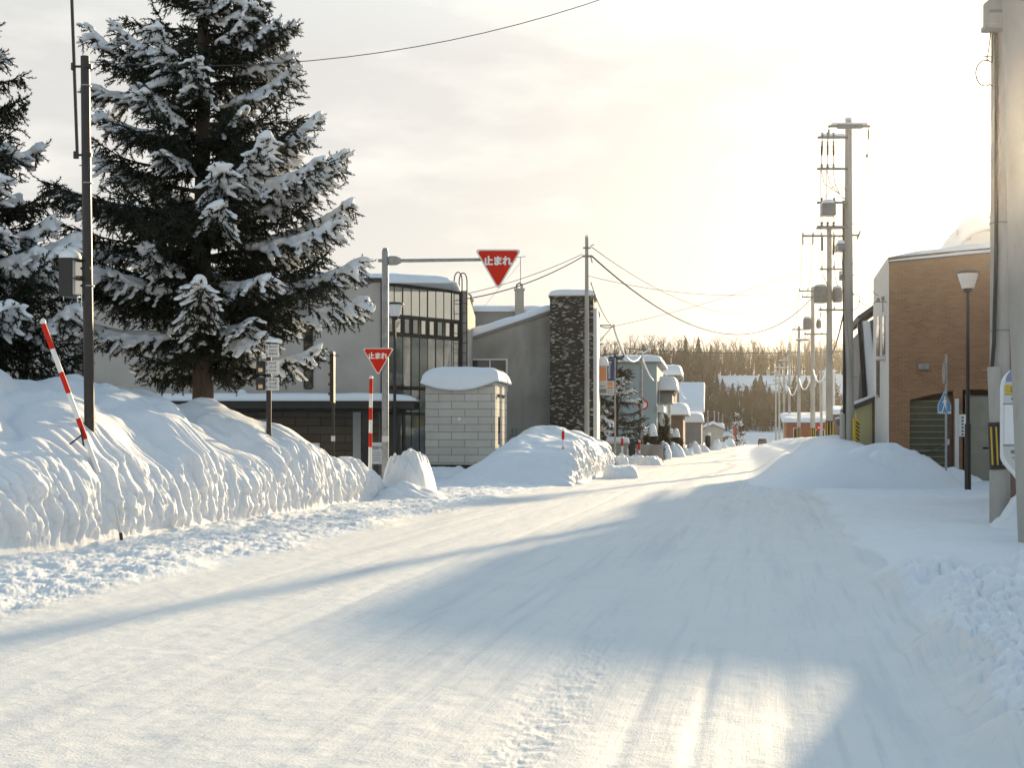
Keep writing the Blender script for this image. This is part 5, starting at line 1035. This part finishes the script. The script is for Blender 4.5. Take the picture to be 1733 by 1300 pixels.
gpz = thing('guard_pipe', (px(1694, 0, 21.7).x, 21.7, 0), 'leaning grey cable pipe with a yellow and black striped band', 'cable pipe')
t0, t1 = px(1694, 890, 21.7), px(1682, 621, 21.7); gx = gpz.location.x
A_, B_ = Vector((t0.x - gx, 0, t0.z - .1)), Vector((t1.x - gx, 0, t1.z)); lr = lambda y: A_.lerp(B_, (890 - y) / 269)
part(MB().tube([A_, lr(716)], .125, 16).tube([lr(716), B_], .108, 16), 'pipe', 'concrete', gpz, 40)
gb = part(MB().tube([lr(786), lr(714)], .14, 16), 'guard_band', 'plasticblack', gpz, 40); b = MB()
for k in range(7): a = -2.6 + k * .62; o_ = Vector((math.cos(a) * .139, math.sin(a) * .139, 0)); b.bar(lr(781) + o_, lr(719) + o_, .032, .02)
part(b, 'stripe', 'yellow', gb)
for y in (787, 713): part(MB().tube([lr(y + 1.5), lr(y - 1.5)], .147, 16), 'strap', 'bronze', gb, 40)
Y = 18; pbB = px(1750, 0, Y); nb = thing('utility_pole', (pbB.x, Y, 0), 'massive leaning concrete pole cut off by the picture edge before the bus stop sign', 'utility pole', 'utility poles along the right side of the street')
part(MB().tube([(0, 0, -.3), ((1733 - 1750) / FPX * Y, 0, 2.95), ((1719 - 1750) / FPX * Y, 0, 7.6), ((1708 - 1750) / FPX * Y, 0, 12.5)], [.20, .185, .175, .15], 18), 'pole', 'concrete', nb, 40)
Y = 20.2; bx0, bx1 = px(1693, 0, Y).x, px(1693, 0, Y).x + .66; cxm = (bx0 + bx1) / 2
bs = thing('bus_stop_sign', (cxm, Y, 0), 'white rounded bus stop sign with a yellow band between two concrete poles', 'bus stop sign')
hw = .33; zt2, zs, zb_ = Z(622, Y), Z(772, Y), Z(835, Y)
prof = [(hw * math.cos(a), zt2 - hw + hw * math.sin(a)) for a in np.linspace(0, math.pi, 17)]
left = [(-hw, zs)] + [(-hw + (hw - .05) * (q * q * (3 - 2 * q)), zs + (zb_ + .12 - zs) * q) for q in np.linspace(.1, 1, 10)] + [(-.05, zb_)]
outline = prof + left + [(-x, z) for x, z in reversed(left)]
bd = part(MB().prism(outline, -.03, .03), 'panel', 'white', bs, bevel=.012)
ins_ = [(x * .88, (z - 1.6) * .94 + 1.62) for x, z in outline]
part(MB().prism(ins_, -.034, -.0305), 'face', 'offwhite', bd)
zc = Z(640, Y); hw2 = .26
part(MB().prism([(hw2 * math.cos(a), zc - .06 + hw2 * .95 * math.sin(a)) for a in np.linspace(.0, math.pi, 15)], -.038, -.0345), 'emblem', mat('emblem_grey_blue', (.22, .25, .38), .5), bd)
part(MB().prism([(-.16, zc - .02), (-.05, zc - .02), (-.05, zc + .06), (-.13, zc + .06)], -.041, -.0385).prism([(-.03, zc - .03), (.06, zc - .05), (.1, zc + .10), (0, zc + .13)], -.041, -.0385), 'emblem_mark', 'white', bd)
part(MB().box(-.27, .27, -.038, -.0345, Z(666, Y), Z(652, Y)), 'yellow_band', 'yellow', bd); part(MB().box(-.27, .27, -.038, -.0345, Z(669, Y), Z(667, Y)), 'green_line', mat('green_line', (.12, .32, .12), .5), bd)
b = MB()
for k in range(4): b.box(-.19 + k * .11, -.11 + k * .11, -.0405, -.0385, Z(663, Y), Z(661.5, Y)).box(-.165 + k * .11, -.145 + k * .11, -.0405, -.0385, Z(664, Y), Z(655, Y)).box(-.185 + k * .11, -.12 + k * .11, -.0405, -.0385, Z(658, Y), Z(656.5, Y))
b.box(-.17, -.09, -.0365, -.0345, Z(677, Y), Z(673, Y)); part(b, 'lettering', 'ink', bd)
part(MB().box(-.28, .28, -.037, -.0345, Z(752, Y), Z(684, Y)), 'timetable', 'white', bd); part(MB().box(-.3, .3, -.042, -.0345, Z(755, Y), Z(753, Y)).box(-.3, .3, -.042, -.0345, Z(685, Y), Z(683, Y)), 'rail', 'steel', bd)
b = MB(); b.box(-.18, .18, -.036, -.0345, Z(768, Y), Z(762, Y)).box(-.16, .16, -.036, -.0345, Z(776, Y), Z(774, Y)).box(-.12, .14, -.036, -.0345, Z(780, Y), Z(778, Y)).box(-.1, .12, -.036, -.0345, Z(784, Y), Z(782, Y)); part(b, 'small_print', 'greysiding', bd)
part(MB().box(-.05, .05, -.05, .05, -.2, zb_ + .05), 'stand', 'concrete', bs, bevel=.01)

# ------------------------------------------------------------------ cables
def cable(p0, p1, sag, label, r_=.018, m='wire', group='overhead cables', snow=None):
    pts = sagline(p0, p1, sag, 28); o = pts[0].copy(); g_ = part(MB().tube([q - o for q in pts], r_, 6), 'overhead_cable', m, None, 180); g_.location = o
    tag(g_, label, 'cable', group); return g_
cable(px(150, 104, 18.6), (8.4, 22, 12.7), 1.5, 'long cable rising across the sky from the dark signal pole', .0065)
T1 = px(993, 418, 53); T2 = px(993, 433, 53)
cable(T1 + Vector((-.2, 0, -.3)), px(790, 497, 49.2), .15, 'upper thin cable from the slender pole down to the hall', .012)
cable(T2 + Vector((-.2, 0, -.05)), px(787, 506, 49.0), .25, 'lower thick cable from the slender pole down to the hall', .02)
cable(T1 + Vector((.2, 0, 0)), px(1374, 494, 95.8), 2.2, 'upper thin cable sagging across the street to the third utility pole', .015)
cable(T2 + Vector((.2, 0, 0)), px(1374, 504, 95.8), 3.0, 'lowest thick cable sagging across the street to the third utility pole', .032)
cable(px(996, 467, 53), px(1402, 480, 67.8), .7, 'faint middle cable crossing the street to the second utility pole', .010)
cable(px(1040, 552, 61), px(1390, 445, 68), .25, 'faint cable rising from the bracket arm to the second utility pole', .010)
cable(px(1000, 478, 53), px(1038, 553, 61), .3, 'short cable dropping from the slender pole to the bracket arm', .02)
cable(px(1060, 590, 230), px(1440, 594, 230), .6, 'dark level cable stretched before the wooded hill', .07)
cable(px(1170, 655, 200), px(1325, 648, 200), .5, 'second level cable before the snowy field', .04)
for i, (x0, y0, x1, y1, lb) in enumerate(((1389, 287, 1389, 387, 'left'), (1399, 287, 1399, 387, 'middle'), (1410, 344, 1410, 387, 'right'))):
    cable(px(x0, y0, 45), px(x1, y1, 68), 1.0, 'high cable from the %s arm insulator of the tallest pole to the second pole' % lb, .012)
for x0, y0, x1, y1, lb in ((1358, 400, 1352, 492, 'outer'), (1375, 400, 1366, 492, 'inner')):
    cable(px(x0, y0, 68), px(x1, y1, 96), 1.0, 'high %s cable from the second pole to the third pole' % lb, .016)
for x0, y0, x1, y1, lb in ((1352, 493, 1342, 557, 'outer'), (1366, 493, 1362, 557, 'inner')):
    cable(px(x0, y0, 96), px(x1, y1, 131), 1.0, 'high %s cable from the third pole to the fourth pole' % lb, .02)
cable(px(1342, 557, 131), px(1328, 596, 166), 1.0, 'high cable from the fourth pole to the fifth pole', .024)
cable(px(1440, 490, 45), px(1486, 507, 43), .35, 'service cable from the tallest pole to the brick building', .012)
cable(px(1440, 440, 45), px(1486, 500, 43), .2, 'upper service cable from the tallest pole to the brick building', .010)
cable(px(1430, 520, 45), px(1408, 600, 68), .2, 'slack low cable hung between the tallest pole and the second pole', .03)
cable(px(1404, 600, 68), px(1376, 625, 96), 1.2, 'snow-dusted low cable between the second and third poles', .05, 'snow')
cable(px(1376, 622, 96), px(1352, 640, 131), 1.4, 'snow-dusted low cable between the third and fourth poles', .06, 'snow')
cable(px(1352, 640, 131), px(1334, 655, 166), 1.4, 'snow-dusted low cable between the fourth and fifth poles', .07, 'snow')
fest = [px(1012, 549, 61), px(1038, 552, 61)] + tops[:5]; names = ['on the bracket arm', 'from the bracket arm to the blue house pole', 'from the blue house pole to the porch pole', 'from the porch pole to the garage pole', 'past the garage to its corner pole', 'from the corner pole to the thick dark pole']
for i in range(len(fest) - 1): cable(fest[i], fest[i + 1], .12 if i == 0 else .9, 'snow-thick festoon cable ' + names[i], .05 if i else .035, 'snow', 'snow-covered festoon cables')

# ------------------------------------------------------------------ far right houses, signs, car
rh = house('red_house', at0(1331, 160), R(-10), 6.6, 8, 2.9, 'red-brown house under a broad snow roof behind the utility poles', 'redwall', 'mono', .35, .5, .13, windows=((.9, 1.7, .6, 2.2, 'white'), (3.4, 4.6, .6, 2.0, 'white')), group='houses along the right street')
house('lime_house', at0(1380, 190), R(-10), 3.2, 8, 4.0, 'lime green gable showing above the red-brown house', 'limewall', 'gable', .3, .3, -.35 + .7, group='houses along the right street')
house('white_cabin', at0(1389, 330), R(-10), 3.6, 5, 17.5, 'white building high on the wooded hillside', 'offwhite', 'flat', .4, .3, group='houses along the right street')
house('snow_barn', at0(1408, 140), R(-10), 2.2, 5, 3.6, 'brown shed with a snow roof just left of the tallest pole', 'brownwall', 'mono', .4, .3, .12, group='houses along the right street')
ss_ = thing('stop_disc', at0(1387, 125), 'small round red sign among the far utility poles', 'road sign'); zq = Z(724, 125)
part(MB().tube([(0, 0, -.2), (0, 0, zq + .3)], .04, 8), 'post', 'galv', ss_, 40); part(MB().tube([(0, -.1, zq), (0, -.06, zq)], .34, 20), 'plate', 'red', ss_, 40); part(MB().box(-.2, .2, -.106, -.1005, zq - .05, zq + .05), 'lettering', 'white', ss_)
bn = thing('red_banner', at0(1244, 212, -.6), 'red vertical banner board standing before the small far spruce', 'banner'); part(MB().box(-.26, .26, -.05, .05, 1.4, 3.6), 'board', mat('banner_red', (.32, .05, .03), .7), bn, bevel=.03); part(MB().tube([(-.3, 0, -.3), (-.3, 0, 4.4)], .06, 6), 'pole', 'steel', bn)
tr = thing('street_fixture', at0(1421, 58), 'small lantern-like light on a short pole beside the tallest utility pole', 'lamp'); part(MB().tube([(0, 0, -.2), (0, 0, 1.9)], .05, 8), 'pole', 'steel', tr); part(MB().lathe([(.05, 1.85), (.2, 1.95), (.3, 2.05), (.05, 2.25), (.01, 2.26)], n=14), 'shade', 'steel', tr, 40); cap_on('snow_cap', 0, 0, 2.18, .2, .2, .1, tr)
Yc = 225; cz = float(ground_z(np.array([px(1289, 0, Yc).x]), np.array([float(Yc)]))[0]); car = thing('parked_car', (px(1290, 0, Yc).x, Yc, cz), 'small dark car with a snowy roof far down the road', 'car', rz=R(-11))
wv = [(-.75, .35), (.75, .35), (.78, .8), (.62, 1.32), (-.62, 1.32), (-.78, .8)]
part(MB().prism(wv, -1.9, 1.9), 'body', mat('car_paint', (.09, .10, .09), .3, .2), car, bevel=.06); part(MB().box(-.58, .58, -1.93, -1.89, .85, 1.22), 'rear_window', 'glass', car)
for x in (-.68, .68): part(MB().box(x - .08, x + .08, -1.95, -1.89, .6, .8), 'tail_lamp', 'red', car)
for x in (-.68, .56):
    for y in (-1.4, 1.2): part(MB().tube([(x, y, .3), (x + .12, y, .3)], .3, 14), 'wheel', 'black', car, 40)
slab('snow_cover', -.55, .55, -1.7, 1.2, .16, car, lambda x, y: 1.32 + 0 * x, seed=3, nx=20, ny=20)

# ------------------------------------------------------------------ woods on the hill
def fir_geo(rng, h):
    V = []; n = 9; k = 0
    for i in range(n):
        z0 = h * (.10 + .9 * i / n); r_ = h * .21 * (1 - i / n) ** .7 * rng.uniform(.8, 1.2) + .08; m_ = 8; a0 = rng.uniform(0, 6)
        for j in range(m_):
            a = a0 + j * 2 * math.pi / m_ + rng.uniform(-.25, .25); rr = r_ * rng.uniform(.65, 1.25); w_ = .28 * rr + .12; c, s = math.cos(a), math.sin(a)
            V += [(0, 0, z0 + h * .17), (c * rr - s * w_, s * rr + c * w_, z0 - .10 * rr), (c * rr + s * w_, s * rr - c * w_, z0 - .10 * rr)]
    V += [(-.09, 0, -.5), (.09, 0, -.5), (0, 0, h * .8)]
    return np.array(V)
def bare_geo(rng, h):
    V = []
    def seg(p, q, w_):
        d = np.array(q) - p; s = np.array([d[2], 0, -d[0]]) + 1e-6; s = s / np.linalg.norm(s) * w_; V.extend([p - s, p + s, q + s * .4]); V.extend([p - s, q + s * .4, q - s * .4])
        s2 = np.array([0, w_, 0]); V.extend([p - s2, p + s2, q])
    def grow(p, d, L_, w_, lv):
        q = p + d * L_; seg(p, q, w_)
        if lv == 0: return
        for k in range(rng.randint(3, 5)):
            t_ = rng.uniform(.35, 1); nd = d * rng.uniform(.8, 1.2) + rng.normal(0, .42, 3); nd[2] = abs(nd[2]) * .8 + .25; nd /= np.linalg.norm(nd); grow(p + d * L_ * t_, nd, L_ * rng.uniform(.4, .62), w_ * .5, lv - 1)
    grow(np.array([0, 0, -.5]), np.array([rng.normal(0, .04), rng.normal(0, .04), 1.0]), h * .55, .26, 3)
    return np.array(V)
def wood(name, n, region, kinds, hrange, m, label, seed, filt=None):
    rng = np.random.RandomState(seed); protos = [kinds(rng, 1.0 * rng.uniform(*hrange)) for _ in range(14)]; out = []
    for i in range(n):
        xx = rng.uniform(region[0], region[1]); Y = rng.uniform(region[2], region[3]); X = (xx - 866.5) / FPX * Y
        if filt and not filt(xx, Y, rng): continue
        z = float(ground_z(np.array([X]), np.array([Y]), False)[0]); a = rng.uniform(0, 6.28); s = rng.uniform(.75, 1.2); q = protos[rng.randint(14)]
        c, sn = math.cos(a), math.sin(a); out.append(np.stack([(q[:, 0] * c - q[:, 1] * sn) * s + X, (q[:, 0] * sn + q[:, 1] * c) * s + Y, q[:, 2] * s + z], -1))
    V = np.vstack(out); o = npmesh(name, V, np.arange(len(V)).reshape(-1, 3), m, smooth=False)
    return tag(o, label, 'woodland', None, 'stuff')
wood('upper_woods', 2300, (-200, 1900, 424, 480), bare_geo, (9, 13.5), 'twig', 'bare brown wood along the top of the hill', 1)
wood('upper_fir_woods', 110, (-200, 1900, 428, 485), fir_geo, (6, 9.5), 'farfir', 'dark conifers mixed into the hilltop wood', 2)
wood('lower_woods', 900, (900, 1420, 348, 384), bare_geo, (6, 9), 'twig', 'reddish brown scrub wood at the end of the street', 3, lambda x, Y, r: x > 1165 or r.rand() < .6)
wood('lower_fir_woods', 120, (900, 1420, 346, 392), fir_geo, (6, 10), 'farfir', 'conifers below the snowy field', 4, lambda x, Y, r: (x < 1250 or r.rand() < .45))
wood('left_woods', 700, (-100, 1205, 386, 424), bare_geo, (9, 12), 'twig', 'bare wood covering the hillside left of the snowy field', 5)
wood('left_fir_woods', 80, (600, 1205, 386, 424), fir_geo, (8, 12), 'farfir', 'conifers on the hillside left of the snowy field', 6)
wood('right_woods', 200, (1425, 2000, 350, 424), bare_geo, (8, 12), 'twig', 'bare wood right of the snowy field', 7)
def farsolo(x, ytop, Y, kind, label, cat='tree', nm='far_fir_tree'):
    X = (x - 866.5) / FPX * Y; z = float(ground_z(np.array([X]), np.array([Y]), False)[0]); hh = Z(ytop, Y) - z; rng = np.random.RandomState(int(x)); V = kind(rng, hh if kind is fir_geo else hh * .9)
    o = npmesh(nm, V, np.arange(len(V)).reshape(-1, 3), 'farfir' if kind is fir_geo else 'twig', smooth=False); o.location = (X, Y, z); tag(o, label, cat, 'trees standing out on the hill')
farsolo(1182, 573, 420, fir_geo, 'tall pointed conifer rising above the hilltop wood')
farsolo(1176, 552, 430, bare_geo, 'tall pale bare tree left of the pointed conifer on the hill', nm='far_bare_tree'); farsolo(1193, 550, 432, bare_geo, 'tall pale bare tree right of the pointed conifer on the hill', nm='far_bare_tree')
for x, y, lb in ((1240, 650, 'broad conifer at the left of the row below the snowy field'), (1262, 654, 'second conifer of the row below the snowy field'), (1276, 645, 'tallest narrow conifer of the row below the snowy field'), (1290, 657, 'fourth conifer of the row below the snowy field'), (1303, 655, 'last conifer of the row below the snowy field')):
    farsolo(x, y, 383, fir_geo, lb)

# ------------------------------------------------------------------ cold bright air
HAZE_D, HAZE_G = .00016, .95
if HAZE_D:
    hz = MB().box(-960, 960, -640, 640, -3.5, 62).build('haze', mat('cold_air', (1, 1, 1)), None)
    m = bpy.data.materials.new('cold_air_volume'); m.use_nodes = True; n = m.node_tree; n.nodes.clear(); v = n.nodes.new('ShaderNodeVolumePrincipled'); o = n.nodes.new('ShaderNodeOutputMaterial')
    v.inputs['Color'].default_value = (.95, .93, .90, 1); v.inputs['Density'].default_value = HAZE_D; v.inputs['Anisotropy'].default_value = HAZE_G
    n.links.new(v.outputs[0], o.inputs['Volume']); hz.data.materials.clear(); hz.data.materials.append(m);
    tag(hz, 'pale cold air over the whole street', 'haze', None, 'stuff')
